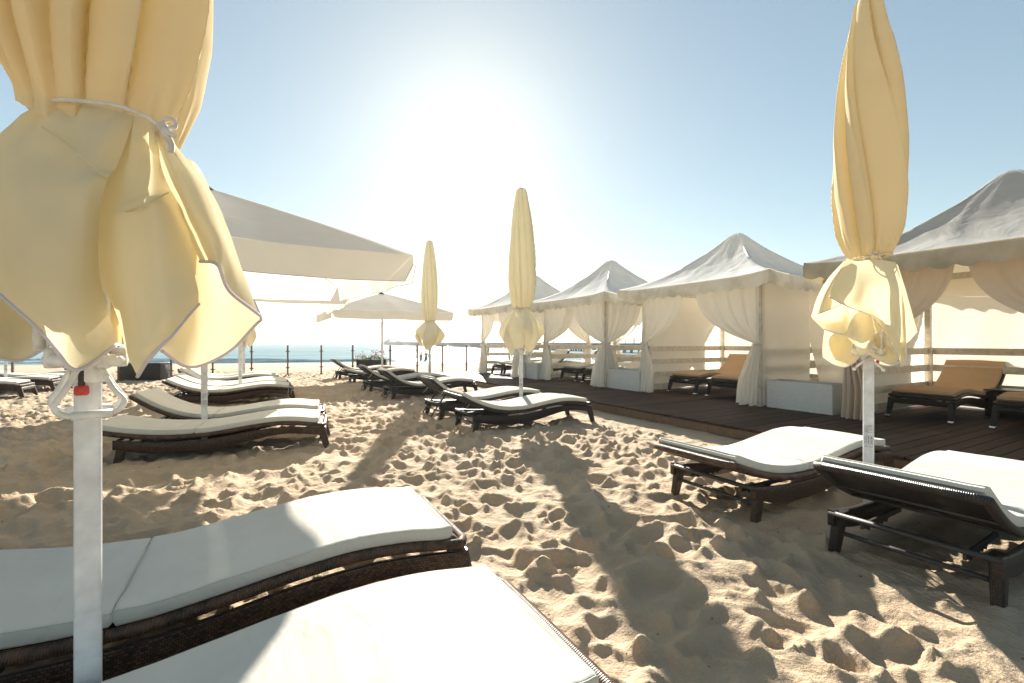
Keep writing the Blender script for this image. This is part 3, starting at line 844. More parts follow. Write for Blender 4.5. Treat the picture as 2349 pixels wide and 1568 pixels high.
# ------------------------------------------------------------------ umbrellas
RAD = [(1.70, .105), (1.735, .125), (1.80, .158), (1.90, .185), (2.16, .212), (2.53, .204), (2.92, .172), (3.22, .132), (3.40, .100), (3.50, .080), (3.53, .066)]
def folded_canopy(seed, tie=1.73, nf=9, r_scale=1.0, twist=1.4, z1=3.53, deep=1.0):
    b = MB(); rs = np.random.RandomState(seed)
    cut = np.sort((np.arange(nf)+rs.uniform(-.28, .28, nf))/nf*2*math.pi)
    dp = rs.uniform(.10, .24, nf)*deep; rows = []
    zs = np.linspace(tie-.03, z1, 60); na = 220
    xs = [p[0] for p in RAD]; ys = [p[1] for p in RAD]
    for z in zs:
        zz = 1.70+(z-(tie-.03))/(z1-(tie-.03))*(3.53-1.70)
        Rr = float(np.interp(zz, xs, ys))*r_scale
        tw = twist*((z-tie)/(z1-tie))**1.3
        neck = math.exp(-((z-tie)/.10)**2)
        row = []
        for k in range(na):
            a = 2*math.pi*k/na; p = (a+tw) % (2*math.pi)
            i = int(np.searchsorted(cut, p))-1
            c0 = cut[i]; c1 = cut[(i+1) % nf]
            if i == -1: c0 -= 2*math.pi if c0 > p else 0
            if c1 <= c0: c1 += 2*math.pi
            f = (p-c0)/(c1-c0)
            if f < 0: f += 1
            d = dp[i % nf]
            saw = (f/.80)**.8 if f < .80 else 1-1.5*math.sin((f-.80)/.20*math.pi*.5)
            m = Rr*(.86+d*(saw-.3)*(1-.5*neck))
            m += Rr*.025*math.sin(5*a+z*4+seed)+neck*Rr*.05*math.sin(31*a+seed)
            m += Rr*.03*float(fbm(a*3, z*3, seed, 2))
            row.append((m*math.cos(a), m*math.sin(a), z))
        rows.append(row)
    b.grid(rows, cv=True, flip=False)
    return b
def generic_skirt(seed, tie=1.73, L=.62, r0=.112, r1=.30, nr=8):
    r1 = r1*.88
    b = MB(); rs = np.random.RandomState(seed+100); na = 240; nt = 22
    ph = rs.uniform(0, 6.28, 6); rows = []; 
    for i in range(nt+1):
        t = i/nt; row = []
        for k in range(na):
            a = 2*math.pi*k/na
            Lk = L*(1+.12*math.sin(4*a+ph[0])+.10*math.sin(3*a+ph[1])+.07*math.sin(9*a+ph[5]))
            bulge = math.sin(min(1, t/.62)*math.pi*.5)
            rr = r0+(r1-r0)*bulge-.13*(max(0, t-.62)/.38)**1.4
            ru = .12*math.sin(nr*a+ph[2]+.9*t)+.08*math.sin((nr*2-3)*a+ph[3]+2*t)+.10*math.sin(3*a+ph[4]+t)
            rr = rr*(1+ru*min(1, t*1.6))+.012*math.sin(30*a)*math.exp(-t*14)
            a2 = a+min(1, t*1.5)*(.26*math.sin(nr*a+ph[3])+.10*math.sin(5*a+ph[1]))
            z = tie-.01-Lk*t
            row.append((rr*math.cos(a2), rr*math.sin(a2), z))
        rows.append(row)
    b.grid(rows, cv=True, flip=True)
    return b, rows[-1]
def umbrella_base(root, face=0.0, hub=True, hz=1.06, w=.031):
    b = MB()
    pr = []
    for z in (-.15, .3, .8, hz+.0, 1.7):
        pr.append([(w*sx*cx_, w*sy*cy_, z) for sx, sy, cx_, cy_ in ((1,1,1,.72),(1,1,.9,.9),(1,1,.72,1),(-1,1,.72,1),(-1,1,.9,.9),(-1,1,1,.72),(-1,-1,1,.72),(-1,-1,.9,.9),(-1,-1,.72,1),(1,-1,.72,1),(1,-1,.9,.9),(1,-1,1,.72))])
    b.grid(pr, cv=True, smooth=False, flip=False)
    pole = b.build('pole', M['pole'], root, rot=(0, 0, face))
    if hub:
        b = MB(); b.tube([(0, 0, 1.7), (0, 0, 3.45)], .018, 8); b.build('inner_mast', M['pole'], root)
        b = MB(); b.lathe([(.038, hz-.035), (.044, hz-.03), (.044, hz-.005), (.060, hz), (.060, hz+.045), (.045, hz+.055), (.03, hz+.10)], 20)
        for k in range(8):
            a = 2*math.pi*k/8+.2; c, s = math.cos(a), math.sin(a)
            b.rbox((c*.074, s*.074, hz+.022), (.045, .034, .040), .010, Matrix.Rotation(a, 3, 'Z'))
            b.tube([(c*.078-s*.03, s*.078+c*.03, hz+.012), (c*.078+s*.03, s*.078-c*.03, hz+.012)], .017, 8)
            b.tube([(c*.09, s*.09, hz+.03), (c*.075, s*.075, hz+.35), (c*.05, s*.05, 1.7)], .009, 5)
        b.build('runner_hub', M['plastic'], root)
    return pole
def sticker(pole, face_ang, z0=.42, hgt=.16):
    # printed instruction label wrapped on one pole face
    s = MB(); s.box((0, -.0321, 0), (.046, .0008, hgt)); st = s.build('instruction_label', M['sticker'], pole, loc=(0, 0, z0+hgt/2), rot=(0, 0, face_ang))
    t = MB(); rs = random.Random(3)
    y = -.0328
    for k in range(9): 
        w = rs.choice((.044, .043, .030, .020)); z = hgt/2-.008-k*.006
        t.box((-.022+w/2, y, z), (w, .0004, .0016))
    for row in (0, 1):
        zc = -.012-row*.030
        for zz in (zc+.014, zc-.014): t.box((0, y, zz), (.046, .0004, .0008))
        for xx in (-.023, -.010, .010, .023): t.box((xx, y, zc), (.0008, .0004, .028))
        t.box((-.0165, y, zc), (.006, .0004, .006)); t.box((0, y, zc), (.0025, .0004, .018)); t.box((0, y, zc+.007), (.010, .0004, .002)); t.box((0, y, zc-.007), (.010, .0004, .002)); t.box((.0165, y, zc), (.004, .0004, .012))
    t.build('label_print', M['black'], st)
    text_mesh('MAX. 7,5 cm', .0085, (-.022, y, -hgt/2+.004), M['black'], st)
def text_mesh(s, size, loc, m, parent, rot=(R(90), 0, 0), name='lettering'):
    cu = bpy.data.curves.new('txt', 'FONT'); cu.body = s; cu.size = size; cu.extrude = .0002
    to = bpy.data.objects.new('txt', cu); COL.objects.link(to)
    bpy.context.view_layer.update()
    me = bpy.data.meshes.new_from_object(to.evaluated_get(bpy.context.evaluated_depsgraph_get()))
    bpy.data.objects.remove(to); bpy.data.curves.remove(cu)
    me.materials.clear(); me.materials.append(m)
    o = bpy.data.objects.new(name, me); COL.objects.link(o); o.parent = parent; o.location = loc; o.rotation_euler = rot; return o
def cord_ring(z, r, root, tilt=.0, seed=0):
    b = MB(); pts = []
    for k in range(40):
        a = 2*math.pi*k/40; q = r*(1+.05*math.sin(3*a+seed)); pts.append((q*math.cos(a), q*math.sin(a), z+tilt*math.cos(a+.5)))
    b.tube(pts, .006, 6, closed=True); return b

def folded_umbrella(U, V, seed, label, nf=9, flaps=None, deep=1.0, cloth='umb_pale', facing=0, twist=1.4, L=.62, r1=.30, tie=1.73, bow=True, hz=1.06, rs_=1.0, topz=3.53, red=True, crank=True, nr=8):
    gp = G(U, V, 0); root = empty('folded_umbrella', gp, 0); face = math.atan2(-gp.x, gp.y)
    pole = umbrella_base(root, face, hz=hz)
    sticker(pole, 0)
    folded_canopy(seed, tie, nf=nf, r_scale=rs_, twist=twist, z1=topz, deep=deep).build('canopy', M[cloth], root)
    if flaps: flaps(root)
    else:
        s, hem = generic_skirt(seed, tie, L, r1=r1, nr=nr); sk = s.build('skirt', M[cloth], root)
        b = MB(); b.tube(hem, .0045, 5, closed=True); b.build('hem_piping', M['piping'], sk)
    b = cord_ring(tie-.005, .122*rs_, root, .02, seed)
    a0 = -1.9
    px_, py_ = .128*math.cos(a0), .128*math.sin(a0)
    if bow:
        b.tube(catmull([(px_, py_, tie), (px_-.03, py_-.01, tie+.025), (px_-.045, py_-.01, tie-.0), (px_, py_-.005, tie-.012)], 5), .005, 5)
        b.tube(catmull([(px_, py_-.005, tie), (px_+.02, py_-.02, tie-.04), (px_+.018, py_-.02, tie-.09)], 5), .005, 5)
    b.build('tie_cord', M['cord'], root)
    b = MB(); b.lathe([(.055, topz-.01), (.050, topz+.008), (.02, topz+.022), (0, topz+.024)], 14); b.build('cap', M['darkmetal'], root)
    if crank:
        b = MB()
        for s_ in (-1, 1): b.tube([(s_*.004, -.05, hz-.02), (s_*.075, -.075, hz-.095)], .0075, 8); b.lathe([(0, -.012), (.011, -.006), (.011, .006), (0, .012)], 8, (s_*.078, -.076, hz-.10))
        b.build('wing_handle', M['plastic'], root, rot=(0, 0, face))
    if red:
        b = MB(); b.rbox((.050, -.03, hz-.045), (.018, .008, .03), .003); b.build('red_tag', M['red'], root, rot=(0, 0, face))
    tag(root, label, 'folded umbrella', 'cream folded umbrellas tied with cord'); return root
def flap_set(base, conv, nets, pipe_r, n=8, wob=.002, mtl='umb'):
    def go(root):
        for nm, net, Yb in nets:
            P = [[conv(c)-base for c in r] for r in net]
            rows = [catmull([tuple(c) for c in r], n) for r in P]
            cols = [catmull([tuple(c) for c in q], n) for q in zip(*rows)]
            A = np.array(list(zip(*cols)))
            m0, m1 = A.shape[:2]
            A[:, :, 1] += fbm(np.arange(m0)[:, None]*.11+nm, np.arange(m1)[None, :]*.13+nm, nm, 3)*wob*3
            b = MB(); b.grid([[tuple(p) for p in r] for r in A]); o = b.build('skirt_flap', M['umb_fold'] if nm == 8 else M[mtl], root)
            h = MB(); h.tube([tuple(p) for p in A[-1]], pipe_r, 6); h.build('hem_piping', M['piping'], o)
    return go
def conv_r(c): return pix(1835.2+.2341*c[0], 520+.2341*c[1], c[2])
RB = G(3.70, 1.55, 0)
Y0_ = RB.y
a_, b_, c_, d_ = Y0_-.20, Y0_-.10, Y0_+.02, Y0_+.16
RN = [(1, [[(455,318,b_-.02),(560,345,b_-.06),(680,330,b_-.06),(800,335,b_-.06),(938,355,b_-.01)],
           [(385,450,b_),(545,450,a_+.03),(680,450,a_),(820,450,a_+.01),(968,470,b_)],
           [(325,580,b_-.02),(535,600,a_+.01),(690,600,a_-.06),(850,600,a_-.05),(985,600,b_-.02)],
           [(290,670,b_-.05),(470,735,a_+.03),(640,770,a_-.05),(820,790,a_-.08),(1000,800,b_-.02)],
           [(285,690,b_-.06),(460,782,a_+.02),(690,870,a_-.03),(860,1030,a_-.07),(1012,1060,b_-.02)],
           [(283,694,b_-.06),(470,792,a_+.02),(720,892,a_-.02),(868,1120,a_-.04),(974,1315,b_-.01)]], 0),
      (2, [[(900,350,b_),(925,358,b_),(940,370,b_+.05),(955,385,c_)],
           [(960,520,b_),(980,520,b_),(1000,530,b_+.05),(1018,570,c_)],
           [(975,780,b_+.01),(1010,770,b_-.03),(1050,770,b_+.02),(1088,810,c_)],
           [(980,1000,b_+.01),(1015,1000,b_-.04),(1070,980,b_),(1128,950,c_)],
           [(978,1383,b_+.03),(1044,1335,b_-.02),(1052,1170,b_),(1151,1042,c_)]], 0),
      (3, [[(430,345,b_+.04),(450,348,b_),(470,352,b_)],
           [(270,520,c_),(315,540,b_),(370,560,b_+.02)],
           [(170,700,c_+.02),(235,700,b_-.02),(310,690,b_+.03)],
           [(116,872,c_),(215,848,b_),(405,770,b_+.04)]], 0),
      (4, [[(118,868,c_+.01),(235,842,b_+.08),(410,768,b_+.10),(500,800,b_+.09),(620,840,b_+.08)],
           [(122,905,c_),(270,930,c_+.06),(400,930,c_+.02),(500,940,b_+.08),(640,960,b_+.05)],
           [(228,1008,c_),(335,1048,b_+.04),(442,1068,b_-.02),(550,1110,b_+.01),(690,1060,b_+.04)]], 0),
      (5, [[(440,1060,b_-.02),(540,860,b_-.02),(680,880,b_+.02),(810,1000,b_+.02)],
           [(442,1072,b_-.03),(540,1050,b_-.08),(640,1060,b_-.02),(800,1020,b_)],
           [(520,1155,b_-.04),(575,1170,b_-.06),(640,1160,b_-.03),(720,1080,b_)],
           [(600,1272,b_-.03),(625,1265,b_-.04),(650,1250,b_-.02),(660,1200,b_)]], 0),
      (6, [[(648,1160,b_+.0),(715,1060,b_+.03),(805,1020,b_+.04),(880,1110,b_+.02)],
           [(655,1210,b_+.0),(760,1170,b_+.10),(850,1180,b_+.10),(925,1215,b_+.03)],
           [(690,1268,b_-.02),(775,1318,b_-.04),(895,1358,b_-.05),(972,1318,b_)]], 0),
      (7, [[(240,1000,c_+.02),(330,1035,c_+.08),(440,1050,c_+.08),(540,1140,c_+.04),(610,1200,b_+.05)],
           [(224,1150,c_+.02),(320,1160,d_),(420,1170,d_),(520,1200,c_+.05),(605,1250,b_+.05)],
           [(221,1290,c_+.02),(320,1352,d_-.03),(430,1384,d_-.06),(520,1345,c_+.04),(592,1276,b_+.06)]], 0),
      (8, [[(300,950,d_+.03),(500,900,d_+.10),(800,950,d_+.10),(1000,1000,d_)],
           [(240,1100,d_),(500,1100,d_+.14),(800,1100,d_+.12),(1040,1120,d_)],
           [(330,1300,d_),(540,1260,d_+.10),(850,1370,d_+.06),(1030,1300,d_)]], 0)]
folded_umbrella(3.70, 1.55, 4, 'tall folded cream umbrella at right, ruffled skirt above white pole with printed label', L=.66, r1=.31, twist=1.5, nf=7, deep=1.5, cloth='umb_fold', flaps=flap_set(RB, conv_r, RN, .0035))
folded_umbrella(3.60, 6.15, 9, 'folded cream umbrella in the middle of the photo, pole behind the long dark lounger', L=.60, r1=.35, twist=.5, tie=1.66, nr=7, facing=.6)
folded_umbrella(3.57, 10.4, 14, 'slim folded cream umbrella far off between the loungers, ribs showing under its skirt', L=.52, r1=.35, twist=.6, tie=1.63, nr=7, facing=1.9)
folded_umbrella(-.31, 13.5, 21, 'folded umbrella far left whose yellow skirt just peeps out right of the big cloth', L=.60, r1=.29, twist=.6)
w = Vector((-12.35, 11.1)); uw, vw = CU*w.x+SU*w.y, -SU*w.x+CU*w.y
folded_umbrella(uw, vw, 25, 'folded umbrella at the far left edge, only its thin white pole visible', L=.60, r1=.28, twist=.6)

# open square parasols
def open_parasol(U, V, s, label, ez=2.05, pz=2.86, seed=0, rot=0.0, tilt=0.0, vh=.235):
    gp = G(U, V, 0); root = empty('open_parasol', gp, TH+R(rot)); root.rotation_euler.x = R(tilt)
    pole = umbrella_base(root, math.atan2(-gp.x, gp.y)-TH-R(rot), hub=False)
    sticker(pole, 0)
    b = MB(); b.tube([(0, 0, 1.68), (0, 0, pz)], .026, 10)
    b.build('upper_mast', M['pole'], root)
    b = MB(); rows = []
    for k in range(22):
        t = k/21; q = 1-t; row = []
        for j in range(128):
            sd_ = j//32; e = (j%32)/32*2-1
            x, y = [(e, -1), (1, e), (-e, 1), (-1, -e)][sd_]
            an = math.atan2(y, x); rib = abs(math.sin(4*an))
            z = ez+(pz-ez)*t*(1+.10*(1-t))-.035*rib*q*(1-q*.35)*s/1.75+.006*float(fbm(x*q*5+seed, y*q*5, 44, 3))*min(1, t*8)
            row.append((x*s*q, y*s*q, z))
        rows.append(row)
    b.grid(rows, cv=True); can = b.build('canopy', M['umb_open'], root)
    # valance with rounded, open corners
    b = MB(); hem = []
    for sd_ in range(4):
        rows = []; hm = []
        M4 = Matrix.Rotation(sd_*math.pi/2, 3, 'Z')
        for k in range(41):
            e = -s+2*s*k/40; d = min(e+s, s-e)
            dd = max(0.0, min(1.0, d/.10)); L = vh*(.35+.65*math.sqrt(max(0.0, 1-(1-dd)**2)))
            sag = -.035*abs(math.sin(4*math.atan2(e, s)))*(.65)*s/1.75*1.0
            w = .018*math.sin(e*3.1+seed+sd_)+.01*math.sin(e*8+seed*2)
            z0 = ez+sag
            row = [M4 @ Vector((e, -s-.002-w*q*1.4-.012*q, z0-L*q)) for q in (0, .33, .66, 1)]
            rows.append(row); hm.append(row[-1])
        b.grid(rows, flip=False); hem.append(hm)
    vo = b.build('valance', M['umb_open'], root)
    b = MB()
    for hm in hem: b.tube(hm, .004, 5)
    b.build('hem_piping', M['piping'], vo)
    b = MB(); b.lathe([(.16, pz-.075), (.15, pz-.055), (.09, pz-.01), (.05, pz+.012), (.0, pz+.02)], 16); b.build('cap', M['darkmetal'], root)
    b = MB(); b.lathe([(.03, 1.86), (.05, 1.87), (.05, 1.93), (.03, 1.95)], 14); hub = b.build('runner_hub', M['plastic'], root)
    for k in range(8):
        a = k*math.pi/4; cx_, sy_ = math.cos(a), math.sin(a); q = 1/max(abs(cx_), abs(sy_))
        e = Vector((cx_*q*s*.985, sy_*q*s*.985, ez-.015)); t0 = Vector((0, 0, pz-.09))
        mid = t0.lerp(e, .45)+Vector((0, 0, .02))
        b = MB(); b.tube([t0, mid, e], .010, 6); rb = b.build('rib', M['railwood'], root)
        b = MB(); b.tube([(cx_*.04, sy_*.04, 1.90), tuple(t0.lerp(e, .48)-Vector((0, 0, .01)))], .009, 6); b.build('strut', M['railwood'], rb)
    b = MB(); b.rbox((.0, -.045, 1.74), (.022, .012, .03), .003); b.build('red_tag', M['red'], root)
    b = MB()
    for s_ in (-1, 1): b.tube([(0, -.03, 1.80), (s_*.06, -.05, 1.72)], .006, 6)
    b.tube([(-.06, -.05, 1.72), (.06, -.05, 1.72)], .006, 6); b.build('handle', M['plastic'], root)
    tag(root, label, 'parasol', 'open square offwhite parasols'); return root
open_parasol(-.52, 6.12, 1.76, 'large open square offwhite parasol just right of the foreground folded umbrella', seed=1, rot=3.6, tilt=1.2, vh=.27)
open_parasol(-.30, 10.42, 1.76, 'second open square parasol, its valance showing just below the largest open one', seed=2, ez=2.07)
open_parasol(3.42, 14.5, 1.72, 'small looking far open parasol standing alone by the flower planter', seed=3, ez=2.02, pz=2.68)

# ------------------------------------------------------------------ foreground folded umbrella, its skirt hanging in separate flaps
def hero():
    base = Vector((-1.085, 1.165, 0))
    root = empty('folded_umbrella', base, 0)
    tag(root, 'huge close folded umbrella filling the left foreground, cream cloth tied with knotted cord', 'folded umbrella', 'cream folded umbrellas tied with cord')
    FA = math.atan2(1.085, 1.165); RM = Matrix.Rotation(FA, 3, 'Z')
    pole = umbrella_base(root, FA, hub=False, w=.0268)
    C = .585
    def L3(c):
        p = pix(c[0]*C, c[1]*C, c[2]); return p-base
    def patch(net, n=9, wob=.002, seed=0):
        rows = [catmull([tuple(L3(c)) for c in r], n) for r in net]
        cols = list(zip(*rows)); out = [catmull([tuple(p) for p in c], n) for c in cols]
        out = list(zip(*out))
        A = np.array(out)
        m0, m1 = A.shape[:2]
        nz = fbm(np.arange(m0)[:, None]*.11+seed, np.arange(m1)[None, :]*.13+seed, seed, 3)
        A[:, :, 1] += nz*wob*3
        ii = np.linspace(0, 1, m0)[:, None]; jj = np.linspace(0, 1, m1)[None, :]
        dec = np.exp(-ii*4.5)*np.clip(ii*14, 0, 1)
        A[:, :, 1] += .012*dec*np.sin(jj*(22+5*math.sin(seed))+seed+2*ii)
        A[:, :, 1] += .010*np.sin(jj*7+ii*5*math.cos(seed)+seed*2)*np.sin(np.pi*ii)*np.sin(np.pi*jj)
        return A
    # upper canopy: folded and twisted above the cord
    b = MB(); rows = []
    zs = list(np.linspace(1.66, 2.25, 34))+list(np.linspace(2.3, 3.55, 20)); na = 300
    cuts = np.array([-3.0, -2.52, -2.05, -1.72, -1.38, -1.02, -.55, .1, .9, 1.7, 2.5]); nf = len(cuts)
    dp = [.16, .22, .26, .18, .28, .20, .30, .18, .20, .16, .2]
    for z in zs:
        t = (z-1.68)
        Rr = float(np.interp(z, [1.66, 1.70, 1.76, 1.86, 2.02, 2.25, 2.6, 3.0, 3.3, 3.55], [.150, .156, .180, .218, .248, .262, .252, .215, .15, .07]))
        tw = -.55*min(t, .6)+.2*t*t; neck = math.exp(-(t/.13)**2)
        row = []
        for k in range(na):
            a = -math.pi+2*math.pi*k/na; p = a+tw
            p = (p+math.pi) % (2*math.pi)-math.pi
            i = int(np.searchsorted(cuts, p))-1
            if i < 0: i = nf-1; c0 = cuts[-1]-2*math.pi; c1 = cuts[0]
            elif i == nf-1: c0 = cuts[-1]; c1 = cuts[0]+2*math.pi
            else: c0, c1 = cuts[i], cuts[i+1]
            f = (p-c0)/(c1-c0)
            saw = (f/.78)**.7 if f < .78 else 1-1.6*math.sin((f-.78)/.22*math.pi*.5)**1.2
            m = Rr*(.93+dp[i]*(saw-.45)*(1-.72*neck))
            m += Rr*.012*math.sin(4*a+z*5)+neck*Rr*.028*math.sin(23*a+5*math.sin(3*a))
            m += Rr*.02*float(fbm(a*2.5, z*4, 90, 2))
            ztilt = -.075*math.cos(a)*math.exp(-(t/.3)**2)   # cord sits lower on the right
            row.append((m*math.cos(a)+.028*math.exp(-abs(t)), m*math.sin(a), z+ztilt-.0))
        rows.append(row)
    b.grid(rows, cv=True); up = b.build('canopy', M['umb_fold'], root)
    # skirt flaps: (x, y) of the seen ones traced, each with its own distance from the viewer
    P1 = [[(118,428,1.10),(190,408,1.06),(300,408,1.035),(410,425,1.035),(516,455,1.06)],
          [(30,505,1.11),(150,500,1.03),(262,505,1.00),(372,520,1.00),(492,545,1.045)],
          [(-70,600,1.12),(70,610,.99),(225,620,.96),(350,655,.97),(452,650,1.03)],
          [(-130,760,1.12),(30,740,.95),(195,740,.92),(320,735,.93),(420,708,.985)],
          [(-160,930,1.13),(20,920,.94),(175,930,.90),(300,930,.92),(384,885,.99)],
          [(-140,1040,1.14),(20,1060,.94),(170,1110,.90),(300,1130,.93),(392,1092,1.01)],
          [(-110,1060,1.15),(5,1158,.95),(190,1340,.92),(303,1453,.95),(458,1352,1.05)]]
    P2 = [[(498,450,1.065),(540,462,1.075),(585,478,1.09),(622,500,1.11)],
          [(455,600,1.065),(525,615,1.06),(590,635,1.07),(642,660,1.10)],
          [(408,715,1.06),(495,760,1.035),(590,760,1.03),(675,750,1.09)],
          [(372,890,1.055),(480,850,.99),(600,800,.99),(742,915,1.08)],
          [(372,1085,1.05),(490,1070,.98),(630,1060,.98),(760,1065,1.06)],
          [(448,1215,1.05),(545,1230,.97),(650,1200,.96),(778,1150,1.05)],
          [(500,1400,1.04),(575,1360,.97),(670,1290,.97),(777,1185,1.06)],
          [(535,1480,1.03),(585,1408,.98),(672,1322,.98),(779,1194,1.07)]]
    P3 = [[(595,485,1.105),(618,495,1.115),(640,510,1.13),(652,535,1.15)],
          [(608,580,1.095),(652,600,1.085),(700,615,1.10),(748,650,1.15)],
          [(648,700,1.08),(712,710,1.03),(775,715,1.07),(832,765,1.17)],
          [(700,820,1.10),(765,830,1.02),(835,850,1.07),(886,880,1.19)],
          [(745,935,1.12),(812,945,1.03),(885,985,1.08),(950,1060,1.20)],
          [(786,1028,1.13),(852,1042,1.04),(905,1148,1.10),(1018,1238,1.22)]]
    P4 = [[(640,620,1.22),(720,620,1.25),(780,660,1.28),(845,790,1.22)],
          [(690,900,1.24),(770,900,1.30),(850,900,1.32),(900,925,1.22)],
          [(690,1100,1.22),(790,1100,1.33),(890,1100,1.34),(975,1130,1.23)],
          [(660,1270,1.16),(780,1290,1.30),(900,1250,1.33),(1022,1245,1.24)],
          [(632,1378,1.15),(745,1443,1.26),(895,1385,1.30),(1019,1262,1.25)]]
    P0 = [[(-160,900,1.20),(-40,900,1.30),(80,980,1.32),(200,1100,1.24)],
          [(-180,1150,1.18),(-40,1180,1.30),(80,1220,1.34),(240,1280,1.22)],
          [(-160,1380,1.16),(-20,1403,1.24),(82,1416,1.26),(205,1350,1.20)]]
    P5 = [[(370,860,1.13),(430,860,1.17),(500,860,1.15)],
          [(380,1080,1.13),(440,1080,1.18),(510,1100,1.15)],
          [(400,1250,1.13),(450,1250,1.18),(510,1260,1.15)],
          [(440,1356,1.13),(465,1354,1.17),(498,1350,1.15)]]
    P6 = [[(110,440,1.28),(260,430,1.38),(420,440,1.42),(560,470,1.36),(645,500,1.24)],
          [(-60,620,1.30),(150,620,1.44),(400,620,1.50),(600,640,1.44),(700,700,1.28)],
          [(-190,850,1.30),(100,850,1.46),(380,850,1.55),(600,850,1.46),(700,900,1.30)],
          [(-200,980,1.30),(40,1050,1.46),(240,1240,1.52),(430,1300,1.48),(600,1180,1.32)]]
    P7_shade = [[(c[0]+(25 if j > 3 else 0), c[1]-6*(i > 0), c[2]+.09) for j, c in enumerate(r_)] for i, r_ in enumerate(P6)]  # unseen copy of the back sheet, added to darken the skirt's inside
    P8_shade = [[(500,460,1.12),(560,475,1.14),(640,510,1.16)],  # unseen inner sheet, added to keep sun off the middle flap
          [(468,600,1.12),(560,620,1.13),(700,640,1.17)],
          [(420,760,1.12),(540,780,1.12),(735,760,1.18)],
          [(393,950,1.12),(560,950,1.13),(770,930,1.20)],
          [(388,1100,1.10),(560,1150,1.14),(770,1080,1.20)]]
    for nm, net, sd_ in (('5', P8_shade, 17), ('6', P7_shade, 16), ('6', P6, 15), ('1', P1, 3), ('2', P2, 5), ('3', P3, 7), ('4', P4, 9), ('0', P0, 11), ('5', P5, 13)):
        A = patch(net, 9, .0022, sd_)
        b = MB(); b.grid([[tuple(p) for p in r] for r in A]); o = b.build('skirt_flap', M['umb_fold'] if nm in '65' else M['umb'], root)
        if nm not in '56':
            h = MB(); h.tube([tuple(p) for p in A[-1]], .0042, 6)
            if nm == '4': h.tube([tuple(p) for p in A[-16:, -1]], .0036, 6)
            h.build('hem_piping', M['piping'], o)
    # seams
    b = MB()
    b.tube(catmull([tuple(L3(c)) for c in ((165,500,.988),(225,540,.955),(300,600,.938),(360,650,.942),(420,706,.98))], 6), .0022, 5)
    b.tube(catmull([tuple(L3(c)) for c in ((455,842,1.015),(510,828,.99),(590,795,.982),(660,758,1.05))], 6), .0022, 5)
    b.build('seam', M['umb'], root)
    # cord with a bow
    b = MB()
    front = [(122,430,1.095),(150,406,1.06),(200,397,1.03),(300,398,1.01),(400,408,1.01),(460,418,1.02),(520,438,1.035),(575,462,1.055),(625,497,1.07)]
    b.tube(catmull([tuple(L3(c)) for c in front], 6), .0052, 7)
    b.tube(catmull([tuple(L3(c)) for c in ((122,430,1.10),(125,420,1.2),(250,410,1.35),(420,430,1.38),(560,460,1.30),(640,500,1.15),(625,497,1.04))], 6), .0052, 7)
    b.tube(catmull([tuple(L3(c)) for c in ((630,500,1.03),(640,480,1.02),(662,468,1.02),(684,478,1.03),(686,500,1.03),(665,508,1.02),(640,502,1.02))], 6), .0050, 7)
    b.tube(catmull([tuple(L3(c)) for c in ((630,498,1.02),(650,515,1.01),(668,528,1.01),(686,536,1.01))], 6), .0058, 7)
    b.tube(catmull([tuple(L3(c)) for c in ((632,502,1.02),(645,525,1.01),(662,545,1.01),(673,570,1.01),(671,600,1.01))], 6), .0060, 7)
    b.lathe([(0, -.012), (.010, -.007), (.012, 0), (.010, .007), (0, .012)], 10, tuple(L3((636,502,1.02))))
    b.build('tie_cord', M['cord'], root)
    # hub
    b = MB(); hz = 1.09
    b.lathe([(.030, hz-.045), (.035, hz-.04), (.035, hz-.012), (.048, hz-.005), (.052, hz+.03), (.04, hz+.06), (.03, hz+.12)], 24)
    for k in range(8):
        a = 2*math.pi*k/8+.35; c, s = math.cos(a), math.sin(a)
        b.rbox((c*.066, s*.066, hz+.02), (.032, .022, .050), .005, Matrix.Rotation(a, 3, 'Z'))
        q = [(c*.066-s*.036*t, s*.066+c*.036*t, hz+.014) for t in (-1, -.86, -.5, 0, .5, .86, 1)]
        b.tube(q, [.009, .014, .016, .016, .016, .014, .009], 10)
        b.tube([(c*.095, s*.095, hz+.04), (c*.085, s*.085, hz+.35), (c*.06, s*.06, 1.7)], .010, 6)
    b.build('runner_hub', M['plastic'], root, rot=(0, 0, FA))
    # two bail handles, one towards the viewer and one behind the pole
    def bail(dy, x0, x1, zb, zt):
        b = MB()
        pts = catmull([(x0+.036, dy*.55, zt), (x0+.012, dy*.8, zt-.055), (x0-.004, dy*.97, zb+.030), (x0+.002, dy*1.02, zb+.010), (x0+.022, dy*1.03, zb), (0, dy*1.03, zb),
                       (x1-.022, dy*1.03, zb+.002), (x1-.002, dy*1.02, zb+.012), (x1+.004, dy*.97, zb+.032), (x1-.014, dy*.8, zt-.055), (x1-.040, dy*.55, zt)], 6)
        b.tube(pts, .0066, 8)
        o = b.build('bail_handle', M['plastic'], root, rot=(0, 0, FA))
        g = MB(); g.tube([(x0+.024, dy*1.03, zb), (x1-.018, dy*1.03, zb+.001)], .0105, 14); g.build('grip', M['plastic'], o)
    bail(-.085, -.054, .062, hz-.118, hz-.005)
    bail(.085, -.066, .066, hz-.122, hz-.005)
    b = MB(); b.rbox((-.012, -.034, hz-.062), (.028, .008, .024), .005); tg = b.build('red_tag', M['red'], root, rot=(0, 0, FA))
    b = MB(); b.tube([(-.012+.009*math.cos(a), -.0385, hz-.062+.008*math.sin(a)) for a in np.linspace(0, 6.0, 18)], .0006, 5, closed=True)
    for k, wd_ in enumerate((.010, .012, .007)): b.box((-.012, -.0382, hz-.058-k*.004), (wd_, .0006, .0012))
    b.build('embossed_mark', M['red'], tg)
    b = MB(); b.box((-.012, -.031, hz-.035), (.013, .006, .045)); b.build('tag_strap', M['darkmetal'], root, rot=(0, 0, FA))
hero()

